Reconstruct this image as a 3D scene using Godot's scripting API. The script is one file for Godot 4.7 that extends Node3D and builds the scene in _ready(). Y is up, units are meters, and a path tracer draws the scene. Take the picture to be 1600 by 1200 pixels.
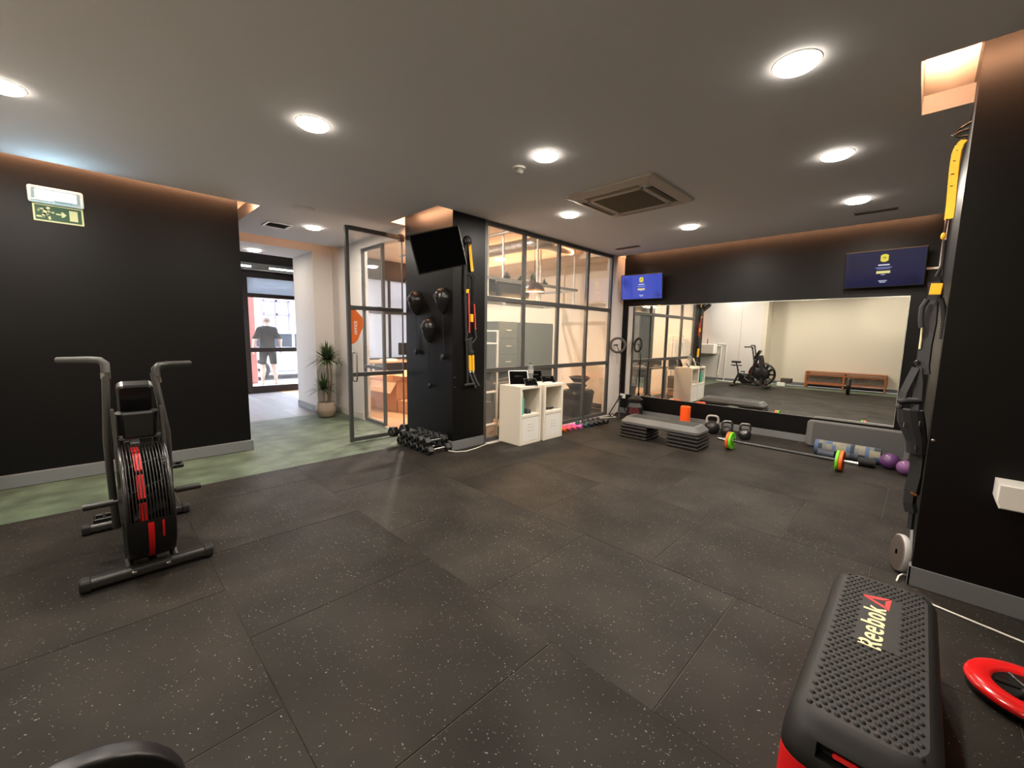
extends Node3D
# A gym room: +x runs right along the mirror wall, -z runs towards the mirror wall, y is up; metres.

const F := 646.3            # focal length in pixels of the 1600 x 1200 frame
const EYE := Vector3(0, 1.425, 0)
const HC := 2.83            # underside of the dropped ceiling
const ZM := -6.94           # mirror wall
const XL := -5.64           # left wall
const XP := -4.0            # glass partition
var cam: Camera3D
var M := {}
var used := {}
var rng := RandomNumberGenerator.new()


func _ready():
	rng.seed = 7
	# ---- camera ----
	cam = Camera3D.new()
	cam.name = "camera"
	cam.position = EYE
	cam.rotation_degrees = Vector3(-6.81, 44.53, 1.013)
	cam.fov = rad_to_deg(2.0 * atan(600.0 / F))
	cam.near = 0.05
	cam.far = 200.0
	add_child(cam)
	# ---- sky and exposure ----
	var e := Environment.new()
	e.background_mode = Environment.BG_SKY
	var sm := ProceduralSkyMaterial.new()
	sm.sky_top_color = Color(0.80, 0.86, 0.95)
	sm.sky_horizon_color = Color(0.97, 0.97, 0.98)
	sm.ground_horizon_color = Color(0.7, 0.69, 0.68)
	sm.ground_bottom_color = Color(0.5, 0.5, 0.5)
	sm.sky_energy_multiplier = 4.2
	sm.ground_energy_multiplier = 3.0
	e.sky = Sky.new()
	e.sky.sky_material = sm
	e.tonemap_mode = Environment.TONE_MAPPER_LINEAR
	e.tonemap_exposure = 1.0
	e.sdfgi_enabled = true
	e.ssao_enabled = true
	e.ssil_enabled = true
	var we := WorldEnvironment.new()
	we.name = "environment"
	we.environment = e
	add_child(we)
	# ---- scene ----
	materials()
	structure()
	ceiling_fittings()
	office()
	street()
	wall_things()
	floor_things()
	bike()
	gear_right()
	back_of_room()


# ---------------------------------------------------------------- helpers
class B:
	var v := PackedVector3Array()
	var n := PackedVector3Array()
	var t := PackedVector2Array()
	var T := Transform3D()

	func tri(a: Vector3, b: Vector3, c: Vector3, na: Vector3, nb: Vector3, nc: Vector3, ua := Vector2.ZERO, ub := Vector2.ZERO, uc := Vector2.ZERO):
		v.append(T * a); v.append(T * c); v.append(T * b)
		n.append((T.basis * na).normalized()); n.append((T.basis * nc).normalized()); n.append((T.basis * nb).normalized())
		t.append(ua); t.append(uc); t.append(ub)

	func flat(a: Vector3, b: Vector3, c: Vector3):
		var k := (b - a).cross(c - a)
		if k.length() < 1e-12:
			return
		tri(a, b, c, k, k, k)

	func quad(a: Vector3, b: Vector3, c: Vector3, d: Vector3):
		var k := (b - a).cross(c - a) + (c - a).cross(d - a)
		tri(a, b, c, k, k, k, Vector2(0, 1), Vector2(1, 1), Vector2(1, 0))
		tri(a, c, d, k, k, k, Vector2(0, 1), Vector2(1, 0), Vector2(0, 0))

	func squad(a, b, c, d, na, nb, nc, nd):
		tri(a, b, c, na, nb, nc)
		tri(a, c, d, na, nc, nd)

	# box with chamfered edges; c centre, s full size
	func box(c: Vector3, s: Vector3, r := 0.0, bas := Basis()):
		var keep := T
		T = T * Transform3D(bas, c)
		var h := s / 2.0
		var i := h - Vector3(r, r, r)
		for ax in 3:
			for sg in [-1.0, 1.0]:
				var u := Vector3.ZERO
				var w := Vector3.ZERO
				var o := Vector3.ZERO
				u[(ax + 1) % 3] = i[(ax + 1) % 3]
				w[(ax + 2) % 3] = i[(ax + 2) % 3]
				o[ax] = h[ax] * sg
				if sg > 0:
					quad(o - u - w, o + u - w, o + u + w, o - u + w)
				else:
					quad(o - u + w, o + u + w, o + u - w, o - u - w)
		if r > 0.0:
			for ax in 3:
				var b1 := (ax + 1) % 3
				var b2 := (ax + 2) % 3
				for s1 in [-1.0, 1.0]:
					for s2 in [-1.0, 1.0]:
						var p := Vector3.ZERO
						p[b1] = h[b1] * s1; p[b2] = i[b2] * s2
						var q := Vector3.ZERO
						q[b1] = i[b1] * s1; q[b2] = h[b2] * s2
						var l := Vector3.ZERO
						l[ax] = i[ax]
						_edge(p, q, l)
			for sx in [-1.0, 1.0]:
				for sy in [-1.0, 1.0]:
					for sz in [-1.0, 1.0]:
						var a := Vector3(h.x * sx, i.y * sy, i.z * sz)
						var b := Vector3(i.x * sx, h.y * sy, i.z * sz)
						var d := Vector3(i.x * sx, i.y * sy, h.z * sz)
						if sx * sy * sz > 0:
							flat(a, b, d)
						else:
							flat(a, d, b)
		T = keep

	func _edge(p: Vector3, q: Vector3, l: Vector3):
		var k := ((p + l) - (p - l)).cross(q - p)
		if k.dot(p + q) > 0:
			quad(p - l, p + l, q + l, q - l)
		else:
			quad(p + l, p - l, q - l, q + l)

	func span(x0, x1, y0, y1, z0, z1, r := 0.0):
		box(Vector3(x0 + x1, y0 + y1, z0 + z1) / 2.0, Vector3(absf(x1 - x0), absf(y1 - y0), absf(z1 - z0)), r)

	func frame_of(d: Vector3) -> Basis:
		var y := d.normalized()
		var x := y.cross(Vector3(0.31, 0.2, 0.93)).normalized() if absf(y.y) > 0.9 else y.cross(Vector3.UP).normalized()
		return Basis(x, y, x.cross(y))

	func cyl(a: Vector3, b: Vector3, r0: float, r1 := -1.0, seg := 12, caps := true):
		if r1 < 0.0:
			r1 = r0
		var k := frame_of(b - a)
		for j in seg:
			var p0 := k * Vector3(cos(TAU * j / seg), 0, sin(TAU * j / seg))
			var p1 := k * Vector3(cos(TAU * (j + 1) / seg), 0, sin(TAU * (j + 1) / seg))
			squad(a + p1 * r0, a + p0 * r0, b + p0 * r1, b + p1 * r1, p1, p0, p0, p1)
			if caps:
				flat(a, a + p0 * r0, a + p1 * r0)
				flat(b, b + p1 * r1, b + p0 * r1)

	func tube(pts: Array, r, seg := 8, closed := false):
		var m := pts.size()
		var rings := []
		var ref := Vector3.ZERO
		for i in m:
			var a: Vector3 = pts[(i - 1 + m) % m] if (closed or i > 0) else pts[i]
			var c: Vector3 = pts[(i + 1) % m] if (closed or i < m - 1) else pts[i]
			var y := (c - a).normalized()
			var x: Vector3
			if i == 0:
				x = frame_of(y).x
			else:
				x = (ref - y * ref.dot(y)).normalized()
			ref = x
			var z := x.cross(y)
			var ring := []
			var rr: float = r[i] if r is Array else r
			for j in seg:
				var d := x * cos(TAU * j / seg) + z * sin(TAU * j / seg)
				ring.append([pts[i] + d * rr, d])
			rings.append(ring)
		for i in (m if closed else m - 1):
			var p = rings[i]
			var q = rings[(i + 1) % m]
			for j in seg:
				var j2 := (j + 1) % seg
				squad(p[j2][0], p[j][0], q[j][0], q[j2][0], p[j2][1], p[j][1], q[j][1], q[j2][1])
		if not closed:
			for j in seg:
				flat(pts[0], rings[0][j][0], rings[0][(j + 1) % seg][0])
				flat(pts[m - 1], rings[m - 1][(j + 1) % seg][0], rings[m - 1][j][0])

	# profile of Vector2(radius, height) from bottom to top round the local y axis
	func lathe(prof: Array, seg := 24, o := Vector3.ZERO, bas := Basis(), smooth := true):
		var keep := T
		T = T * Transform3D(bas, o)
		var nn := []
		for i in prof.size():
			var a: Vector2 = prof[maxi(i - 1, 0)]
			var c: Vector2 = prof[mini(i + 1, prof.size() - 1)]
			nn.append(Vector2(c.y - a.y, a.x - c.x).normalized())
		for i in prof.size() - 1:
			var p: Vector2 = prof[i]
			var q: Vector2 = prof[i + 1]
			if p.distance_to(q) < 1e-7:
				continue
			var np: Vector2 = nn[i]
			var nq: Vector2 = nn[i + 1]
			if not smooth:
				np = Vector2(q.y - p.y, p.x - q.x).normalized()
				nq = np
			for j in seg:
				var c0 := cos(TAU * j / seg); var s0 := sin(TAU * j / seg)
				var c1 := cos(TAU * (j + 1) / seg); var s1 := sin(TAU * (j + 1) / seg)
				var a := Vector3(p.x * c1, p.y, p.x * s1); var b := Vector3(p.x * c0, p.y, p.x * s0)
				var c := Vector3(q.x * c0, q.y, q.x * s0); var d := Vector3(q.x * c1, q.y, q.x * s1)
				var na := Vector3(np.x * c1, np.y, np.x * s1); var nb := Vector3(np.x * c0, np.y, np.x * s0)
				var nc := Vector3(nq.x * c0, nq.y, nq.x * s0); var nd := Vector3(nq.x * c1, nq.y, nq.x * s1)
				if p.x > 1e-6:
					tri(a, b, c, na, nb, nc)
				if q.x > 1e-6:
					tri(a, c, d, na, nc, nd)
		T = keep

	func ball(c: Vector3, r: Vector3, seg := 20, rings := 12):
		var keep := T
		T = T * Transform3D(Basis(), c)
		for i in rings:
			for j in seg:
				var q := []
				for e in [[i, j + 1], [i, j], [i + 1, j], [i + 1, j + 1]]:
					var th: float = PI * e[0] / rings - PI / 2
					var ph: float = TAU * e[1] / seg
					q.append(Vector3(cos(th) * cos(ph), sin(th), cos(th) * sin(ph)))
				squad(q[0] * r, q[1] * r, q[2] * r, q[3] * r, q[0] / r, q[1] / r, q[2] / r, q[3] / r)
		T = keep

	# polygon in local xy (counter-clockwise), from z0 to z1, chamfer r on both rims
	func prism(poly: Array, z0: float, z1: float, tr := Transform3D(), r := 0.0, smooth := false):
		var keep := T
		T = T * tr
		var pp := PackedVector2Array(poly)
		if Geometry2D.is_polygon_clockwise(pp):
			pp.reverse()
		var m := pp.size()
		var outn := []
		for i in m:
			var d0 := (pp[i] - pp[(i - 1 + m) % m]).normalized()
			var d1 := (pp[(i + 1) % m] - pp[i]).normalized()
			var k := Vector2(d0.y, -d0.x) + Vector2(d1.y, -d1.x)
			outn.append(k / maxf(0.3, k.length_squared() / 2.0))
		var inn := PackedVector2Array()
		for i in m:
			inn.append(pp[i] - outn[i] * r)
		var tris := Geometry2D.triangulate_polygon(inn)
		for i in range(0, tris.size(), 3):
			var a := inn[tris[i]]; var b := inn[tris[i + 1]]; var c := inn[tris[i + 2]]
			if (b - a).cross(c - a) < 0:
				var w := b; b = c; c = w
			flat(Vector3(a.x, a.y, z1), Vector3(b.x, b.y, z1), Vector3(c.x, c.y, z1))
			flat(Vector3(a.x, a.y, z0), Vector3(c.x, c.y, z0), Vector3(b.x, b.y, z0))
		for i in m:
			var j := (i + 1) % m
			var p := pp[i]; var q := pp[j]
			var n0 := Vector3(outn[i].x, outn[i].y, 0); var n1 := Vector3(outn[j].x, outn[j].y, 0)
			if not smooth:
				var d := (q - p).normalized()
				n0 = Vector3(d.y, -d.x, 0); n1 = n0
			squad(Vector3(p.x, p.y, z0 + r), Vector3(q.x, q.y, z0 + r), Vector3(q.x, q.y, z1 - r), Vector3(p.x, p.y, z1 - r), n0, n1, n1, n0)
			if r > 0.0:
				quad(Vector3(p.x, p.y, z1 - r), Vector3(q.x, q.y, z1 - r), Vector3(inn[j].x, inn[j].y, z1), Vector3(inn[i].x, inn[i].y, z1))
				quad(Vector3(q.x, q.y, z0 + r), Vector3(p.x, p.y, z0 + r), Vector3(inn[i].x, inn[i].y, z0), Vector3(inn[j].x, inn[j].y, z0))
		T = keep

	# flat band of width w and thickness h along a path; side = direction across the band
	func strap(pts: Array, side: Vector3, w: float, h := 0.003):
		for i in pts.size() - 1:
			var a: Vector3 = pts[i]; var b: Vector3 = pts[i + 1]
			var y := (b - a).normalized()
			var x := (side - y * side.dot(y)).normalized()
			box((a + b) / 2, Vector3(w, a.distance_to(b) + 0.002, h), 0.0, Basis(x, y, x.cross(y)))

	# loft through equal-sized closed rings (counter-clockwise seen from above, rising)
	func loft(rings: Array, cap := true, smooth := false):
		var nr := []
		if smooth:
			for i in rings.size():
				var row := []
				var m: int = rings[i].size()
				for j in m:
					var along: Vector3 = rings[i][(j + 1) % m] - rings[i][(j - 1 + m) % m]
					var up: Vector3 = rings[mini(i + 1, rings.size() - 1)][j] - rings[maxi(i - 1, 0)][j]
					row.append(up.cross(along).normalized())
				nr.append(row)
		for i in rings.size() - 1:
			var p = rings[i]; var q = rings[i + 1]
			var m: int = p.size()
			for j in m:
				var j2 := (j + 1) % m
				if smooth:
					squad(p[j2], p[j], q[j], q[j2], nr[i][j2], nr[i][j], nr[i + 1][j], nr[i + 1][j2])
				else:
					quad(p[j2], p[j], q[j], q[j2])
		if cap:
			var lo = rings[0]; var hi = rings[rings.size() - 1]
			var cl := Vector3.ZERO; var ch := Vector3.ZERO
			for k in lo: cl += k / lo.size()
			for k in hi: ch += k / hi.size()
			for j in lo.size():
				var j2: int = (j + 1) % lo.size()
				flat(cl, lo[j], lo[j2])
				flat(ch, hi[j2], hi[j])

	func mesh() -> ArrayMesh:
		var a := []
		a.resize(Mesh.ARRAY_MAX)
		a[Mesh.ARRAY_VERTEX] = v
		a[Mesh.ARRAY_NORMAL] = n
		a[Mesh.ARRAY_TEX_UV] = t
		var m := ArrayMesh.new()
		m.add_surface_from_arrays(Mesh.PRIMITIVE_TRIANGLES, a)
		return m


func rrect(w: float, h: float, r: float, k := 4, c := Vector2.ZERO) -> Array:
	var out := []
	for q in 4:
		var o := Vector2(w / 2 - r, h / 2 - r) * Vector2([1, -1, -1, 1][q], [1, 1, -1, -1][q])
		for i in k + 1:
			var a: float = PI / 2 * (q + float(i) / k)
			out.append(c + o + Vector2(cos(a), sin(a)) * r)
	return out


func circle2(r: float, k := 24, c := Vector2.ZERO) -> Array:
	var out := []
	for i in k: out.append(c + Vector2(cos(TAU * i / k), sin(TAU * i / k)) * r)
	return out


func name_for(s: String) -> String:
	if not used.has(s):
		used[s] = 0
		return s
	used[s] += 1
	return "%s_%03d" % [s, used[s]]


func obj(called: String, b: B, m: Material, parent: Node = self) -> MeshInstance3D:
	var o := MeshInstance3D.new()
	o.name = name_for(called) if parent == self else called
	o.mesh = b.mesh()
	o.material_override = m
	parent.add_child(o, true)
	return o


func tag(o: Node, label: String, category: String, group := "", kind := "") -> Node:
	o.set_meta("label", label)
	o.set_meta("category", category)
	if group: o.set_meta("group", group)
	if kind: o.set_meta("kind", kind)
	return o


func thing(called: String, label: String, category: String, at := Vector3.ZERO, turn := 0.0, group := "", kind := "") -> Node3D:
	var o := Node3D.new()
	o.name = name_for(called)
	add_child(o)
	o.position = at
	o.rotation.y = turn
	tag(o, label, category, group, kind)
	return o


func copy_of(src: Node3D, label: String, at: Vector3, turn := 0.0) -> Node3D:
	var o: Node3D = src.duplicate()
	o.name = name_for(str(src.name).trim_suffix("_001"))
	add_child(o)
	o.position = at
	o.rotation.y = turn
	if label: o.set_meta("label", label)
	return o


# a point on the plane axis = val that pixel (x, y) of the photograph looks at
func at(x: float, y: float, axis: int, val: float) -> Vector3:
	var d := cam.basis * Vector3((x - 800.0) / F, -(y - 600.0) / F, -1.0)
	return EYE + d * ((val - EYE[axis]) / d[axis])


func text(s: String, size: float, depth: float, m: Material, parent: Node, tr: Transform3D, called := "lettering", bold := false) -> MeshInstance3D:
	var f := SystemFont.new()
	f.font_names = PackedStringArray(["Droid Sans"])
	if bold: f.font_weight = 700
	var tm := TextMesh.new()
	tm.text = s
	tm.font = f
	tm.font_size = 64
	tm.pixel_size = size / 64.0
	tm.depth = depth
	var o := MeshInstance3D.new()
	o.name = called
	o.mesh = tm
	o.material_override = m
	parent.add_child(o, true)
	o.transform = tr
	return o


# ---------------------------------------------------------------- materials
func mt(called: String, c: Color, rough := 0.6, metal := 0.0, spec := 0.5) -> StandardMaterial3D:
	var m := StandardMaterial3D.new()
	m.resource_name = called
	m.albedo_color = c
	m.roughness = rough
	m.metallic = metal
	m.metallic_specular = spec
	M[called] = m
	return m


func glow(called: String, c: Color, energy: float) -> StandardMaterial3D:
	var m := mt(called, Color(0.9, 0.9, 0.88), 0.4)
	m.emission_enabled = true
	m.emission = c
	m.emission_energy_multiplier = energy
	return m


func noise_tex(freq: float, lo: Color, hi: Color, size := 512, sd := 1, oct := 4) -> ImageTexture:
	var fn := FastNoiseLite.new()
	fn.seed = sd
	fn.frequency = freq
	fn.fractal_octaves = oct
	var im := fn.get_seamless_image(size, size)
	im.convert(Image.FORMAT_RGB8)
	var data := im.get_data()
	var k := 0
	while k < data.size():
		var s: float = data[k] / 255.0
		data[k] = int(255.0 * lerpf(lo.r, hi.r, s)); data[k + 1] = int(255.0 * lerpf(lo.g, hi.g, s)); data[k + 2] = int(255.0 * lerpf(lo.b, hi.b, s))
		k += 3
	return ImageTexture.create_from_image(Image.create_from_data(size, size, false, Image.FORMAT_RGB8, data))


func bump(m: StandardMaterial3D, tex: Texture2D, cm: float):
	m.heightmap_enabled = true
	m.heightmap_texture = tex
	m.heightmap_scale = cm


func tri_map(m: StandardMaterial3D, per_m: float):
	m.uv1_triplanar = true
	m.uv1_world_triplanar = true
	m.uv1_scale = Vector3.ONE * per_m


# rubber crumb: dark ground, faint mottling and off-white flecks of their own size and direction
func fleck_image(size: int, ground: Color, flecks: int, clumps: int, sd: int, fleck: Color) -> Image:
	var r := RandomNumberGenerator.new()
	r.seed = sd
	var fn := FastNoiseLite.new()
	fn.seed = sd
	fn.frequency = 0.35
	var fine := fn.get_seamless_image(256, 256)
	fn.frequency = 0.012
	fn.fractal_octaves = 3
	var broad := fn.get_seamless_image(256, 256)
	var im := Image.create(size, size, false, Image.FORMAT_RGB8)
	for y in size:
		for x in size:
			var s: float = (0.82 + 0.36 * fine.get_pixel(x % 256, y % 256).r) * (0.80 + 0.42 * broad.get_pixel(x * 256 / size, y * 256 / size).r)
			im.set_pixel(x, y, Color(ground.r * s, ground.g * s, ground.b * s))
	for i in flecks:
		var p := Vector2(r.randf(), r.randf()) * size
		if i < clumps * 14:
			var c := RandomNumberGenerator.new()
			c.seed = sd * 1000 + i % clumps
			p = Vector2(c.randf(), c.randf()) * size + Vector2(r.randfn(0, size * 0.05), r.randfn(0, size * 0.05))
		var a := r.randf() * TAU
		var ln := 0.8 + 2.8 * r.randf() * r.randf()
		var wd := 0.6 + 0.8 * r.randf()
		var tone := 0.45 + 0.55 * r.randf()
		var col := Color(fleck.r * tone, fleck.g * tone, fleck.b * tone)
		var rad := int(ceil(ln)) + 1
		for dy in range(-rad, rad + 1):
			for dx in range(-rad, rad + 1):
				var q := Vector2(dx, dy).rotated(a)
				if pow(q.x / ln, 2) + pow(q.y / wd, 2) < 1.0:
					im.set_pixel(posmod(int(p.x) + dx, size), posmod(int(p.y) + dy, size), col)
	return im


func materials():
	mt("wall_black", Color(0.042, 0.038, 0.036), 0.42, 0.0, 0.30)
	bump(M.wall_black, noise_tex(0.02, Color.BLACK, Color.WHITE, 256, 3), 0.05)
	tri_map(M.wall_black, 1.4)
	mt("ceiling_paint", Color(0.82, 0.822, 0.835), 0.85)
	bump(M.ceiling_paint, noise_tex(0.015, Color.BLACK, Color.WHITE, 256, 4), 0.03)
	tri_map(M.ceiling_paint, 1.0)
	mt("white_paint", Color(0.81, 0.79, 0.77), 0.75)
	mt("cream_paint", Color(0.80, 0.77, 0.70), 0.7)
	mt("office_paint", Color(0.86, 0.81, 0.74), 0.75)
	mt("skirting", Color(0.40, 0.41, 0.41), 0.55)
	mt("skirting_white", Color(0.78, 0.76, 0.72), 0.5)
	mt("frame_steel", Color(0.27, 0.27, 0.265), 0.42, 0.2)
	mt("frame_brown", Color(0.17, 0.13, 0.125), 0.45)
	var g := mt("glass", Color(0.95, 0.98, 0.97, 0.03), 0.0)
	g.transparency = BaseMaterial3D.TRANSPARENCY_ALPHA
	g = mt("glass_film", Color(0.78, 0.81, 0.79, 0.13), 0.5)
	g.transparency = BaseMaterial3D.TRANSPARENCY_ALPHA
	g = mt("glass_frosted", Color(0.74, 0.77, 0.80, 0.88), 0.6)
	g.transparency = BaseMaterial3D.TRANSPARENCY_ALPHA
	g.backlight_enabled = true
	g.backlight = Color(0.40, 0.43, 0.46)
	mt("mirror", Color(0.93, 0.93, 0.915), 0.0, 1.0)
	mt("mirror_edge", Color(0.8, 0.82, 0.8), 0.15, 0.8)
	# floors
	for k in 3:
		var gc := [Color(0.94, 0.93, 0.92), Color(0.98, 0.98, 0.98), Color(0.91, 0.90, 0.89)]
		var m := mt("rubber_%d" % k, Color.WHITE, 0.68, 0.0, 0.25)
		if k == 0:
			M["fleck"] = ImageTexture.create_from_image(fleck_image(1400, Color(0.170, 0.158, 0.143), 4600, 200, 5, Color(0.66, 0.65, 0.61)))
			M["dust"] = noise_tex(0.012, Color(0.86, 0.85, 0.83), Color(1, 1, 1), 512, 21, 5)
			M["crumb"] = noise_tex(0.25, Color.BLACK, Color.WHITE, 512, 9, 3)
		m.albedo_texture = M.fleck
		m.albedo_color = gc[k]
		m.roughness_texture = noise_tex(0.01, Color(0.72, 0.72, 0.72), Color(1, 1, 1), 256, 30 + k)
		tri_map(m, 1.0 / 2.2)
		m.uv1_offset = Vector3(0.31 * k, 0.0, 0.57 * k)
		bump(m, M.crumb, 0.03)
	mt("rubber_joint", Color(0.30, 0.27, 0.235), 0.95)
	var gr := mt("green_vinyl", Color(1, 1, 1), 0.6)
	gr.albedo_texture = ImageTexture.create_from_image(fleck_image(512, Color(0.295, 0.34, 0.27), 2600, 1, 15, Color(0.36, 0.40, 0.32)))
	tri_map(gr, 1.0)
	var tones := [Color(0.74, 0.55, 0.38), Color(0.70, 0.51, 0.34), Color(0.78, 0.60, 0.43)]
	for k in 3:
		var w := mt("oak_%d" % k, tones[k], 0.5)
		w.albedo_texture = wood_tex(50 + k)
		tri_map(w, 1.0)
		w.uv1_scale = Vector3(0.7, 0.7, 4.0)
		w = mt("ash_%d" % k, [Color(0.42, 0.385, 0.37), Color(0.45, 0.41, 0.39), Color(0.39, 0.36, 0.345)][k], 0.45)
		w.albedo_texture = M["oak_%d" % k].albedo_texture
		tri_map(w, 1.0)
		w.uv1_scale = Vector3(4.0, 0.7, 0.7)
	mt("bench_wood", Color(0.66, 0.40, 0.24), 0.5)
	M.bench_wood.albedo_texture = wood_tex(60)
	tri_map(M.bench_wood, 1.0)
	M.bench_wood.uv1_scale = Vector3(0.8, 4.0, 4.0)
	# general
	mt("black_plastic", Color(0.045, 0.045, 0.045), 0.4)
	mt("deck_rubber", Color(0.125, 0.12, 0.115), 0.55, 0.0, 0.4)
	mt("black_satin", Color(0.09, 0.088, 0.085), 0.3)
	mt("black_matte", Color(0.062, 0.060, 0.058), 0.7)
	mt("screen_off", Color(0.010, 0.010, 0.011), 0.5, 0.0, 0.1)
	mt("grey_plastic", Color(0.25, 0.25, 0.245), 0.6)
	mt("mid_grey", Color(0.34, 0.34, 0.335), 0.55)
	mt("light_grey", Color(0.62, 0.61, 0.59), 0.5)
	mt("white_plastic", Color(0.88, 0.87, 0.84), 0.4)
	mt("white_laminate", Color(0.86, 0.83, 0.77), 0.45)
	mt("chrome", Color(0.82, 0.82, 0.82), 0.12, 1.0)
	mt("steel", Color(0.55, 0.55, 0.54), 0.3, 1.0)
	mt("dark_steel", Color(0.27, 0.27, 0.27), 0.38, 0.6)
	mt("cast_iron", Color(0.12, 0.12, 0.12), 0.4, 0.2)
	mt("gunmetal", Color(0.36, 0.36, 0.37), 0.28, 0.9)
	mt("frame_bike", Color(0.20, 0.195, 0.185), 0.38, 0.3)
	mt("yellow_web", Color(0.90, 0.68, 0.05), 0.7)
	mt("black_web", Color(0.07, 0.07, 0.075), 0.8)
	mt("grey_web", Color(0.20, 0.20, 0.205), 0.85)
	mt("red_band", Color(0.78, 0.25, 0.20), 0.45)
	mt("red_plastic", Color(0.80, 0.08, 0.09), 0.38)
	mt("red_gloss", Color(0.86, 0.13, 0.13), 0.15)
	mt("orange_foam", Color(0.95, 0.36, 0.05), 0.7)
	mt("orange_vinyl", Color(0.93, 0.38, 0.14), 0.5)
	mt("orange_sheet", Color(0.88, 0.42, 0.14), 0.5)
	mt("pink_vinyl", Color(0.92, 0.36, 0.50), 0.5)
	mt("magenta_vinyl", Color(0.88, 0.40, 0.72), 0.5)
	mt("green_plate", Color(0.42, 0.80, 0.12), 0.5)
	mt("orange_plate", Color(0.90, 0.38, 0.10), 0.5)
	mt("navy_vinyl", Color(0.13, 0.16, 0.22), 0.55)
	mt("teal_vinyl", Color(0.12, 0.28, 0.27), 0.5)
	mt("purple_ball", Color(0.34, 0.20, 0.38), 0.38)
	mt("lilac_ball", Color(0.43, 0.27, 0.45), 0.5)
	mt("turquoise", Color(0.30, 0.68, 0.60), 0.4)
	mt("cardboard", Color(0.72, 0.50, 0.32), 0.85)
	mt("cardboard_pale", Color(0.78, 0.60, 0.44), 0.85)
	mt("tape", Color(0.80, 0.72, 0.60), 0.3)
	mt("leaf", Color(0.22, 0.30, 0.16), 0.5)
	mt("bark", Color(0.50, 0.43, 0.35), 0.85)
	mt("soil", Color(0.16, 0.11, 0.09), 0.95)
	mt("terracotta_grey", Color(0.60, 0.54, 0.48), 0.75)
	mt("cable_white", Color(0.86, 0.85, 0.80), 0.5)
	mt("cream_print", Color(0.93, 0.88, 0.68), 0.6)
	mt("red_print", Color(0.88, 0.2, 0.2), 0.6)
	mt("white_print", Color(0.93, 0.93, 0.93), 0.6)
	mt("sign_green", Color(0.10, 0.30, 0.17), 0.5)
	mt("sign_cream", Color(0.82, 0.86, 0.66), 0.5)
	mt("duct_metal", Color(0.72, 0.71, 0.69), 0.28, 0.9)
	mt("locker_green", Color(0.15, 0.172, 0.165), 0.6)
	mt("box_black", Color(0.075, 0.085, 0.085), 0.6)
	mt("copper_brown", Color(0.27, 0.17, 0.14), 0.4, 0.3)
	mt("brass", Color(0.75, 0.52, 0.22), 0.35, 0.8)
	mt("felt_grey", Color(0.31, 0.295, 0.285), 0.9)
	mt("brown_board", Color(0.27, 0.23, 0.21), 0.6)
	mt("ac_plastic", Color(0.72, 0.68, 0.63), 0.5)
	mt("ac_grille", Color(0.42, 0.37, 0.28), 0.7)
	mt("ac_foam", Color(0.70, 0.67, 0.63), 0.9)
	mt("vent_brown", Color(0.45, 0.42, 0.40), 0.6)
	mt("skin", Color(0.62, 0.50, 0.43), 0.6)
	mt("shirt_dark", Color(0.07, 0.065, 0.065), 0.9, 0.0, 0.15)
	mt("shorts_dark", Color(0.065, 0.07, 0.075), 0.9, 0.0, 0.15)
	mt("hair", Color(0.42, 0.35, 0.31), 0.8)
	mt("car_silver", Color(0.80, 0.80, 0.83), 0.25, 0.3)
	mt("car_blue", Color(0.50, 0.53, 0.62), 0.25, 0.3)
	mt("car_glass", Color(0.10, 0.12, 0.16), 0.05)
	mt("tyre", Color(0.10, 0.10, 0.11), 0.8)
	mt("facade_pink", Color(0.74, 0.60, 0.56), 0.9)
	mt("facade_white", Color(0.85, 0.83, 0.8), 0.9)
	mt("facade_frame", Color(0.32, 0.28, 0.36), 0.6)
	mt("pillar_red", Color(0.62, 0.36, 0.32), 0.85)
	mt("asphalt", Color(0.40, 0.40, 0.40), 0.9)
	mt("pavement", Color(0.66, 0.65, 0.63), 0.85)
	# light-giving
	glow("led_disc", Color(1.0, 0.95, 0.88), 24.0)
	glow("led_warm", Color(1.0, 0.72, 0.53), 6.0)
	glow("tube_white", Color(0.92, 0.99, 1.0), 3.0)
	glow("lamp_inner", Color(1.0, 0.86, 0.66), 5.0)


func wood_tex(sd: int) -> ImageTexture:
	var fn := FastNoiseLite.new()
	fn.seed = sd
	fn.frequency = 0.02
	fn.fractal_octaves = 4
	var im := fn.get_seamless_image(256, 256)
	im.convert(Image.FORMAT_RGB8)
	for y in 256:
		for x in 256:
			var s: float = im.get_pixel(x, y).r
			var k := 0.78 + 0.22 * (0.5 + 0.5 * sin(s * 26.0))
			im.set_pixel(x, y, Color(k, k * 0.985, k * 0.96))
	return ImageTexture.create_from_image(im)


# ---------------------------------------------------------------- the setting
func struct(called: String, label: String, cat: String, b: B, m: Material) -> MeshInstance3D:
	var o := obj(called, b, m)
	tag(o, label, cat, "", "structure")
	return o


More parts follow.
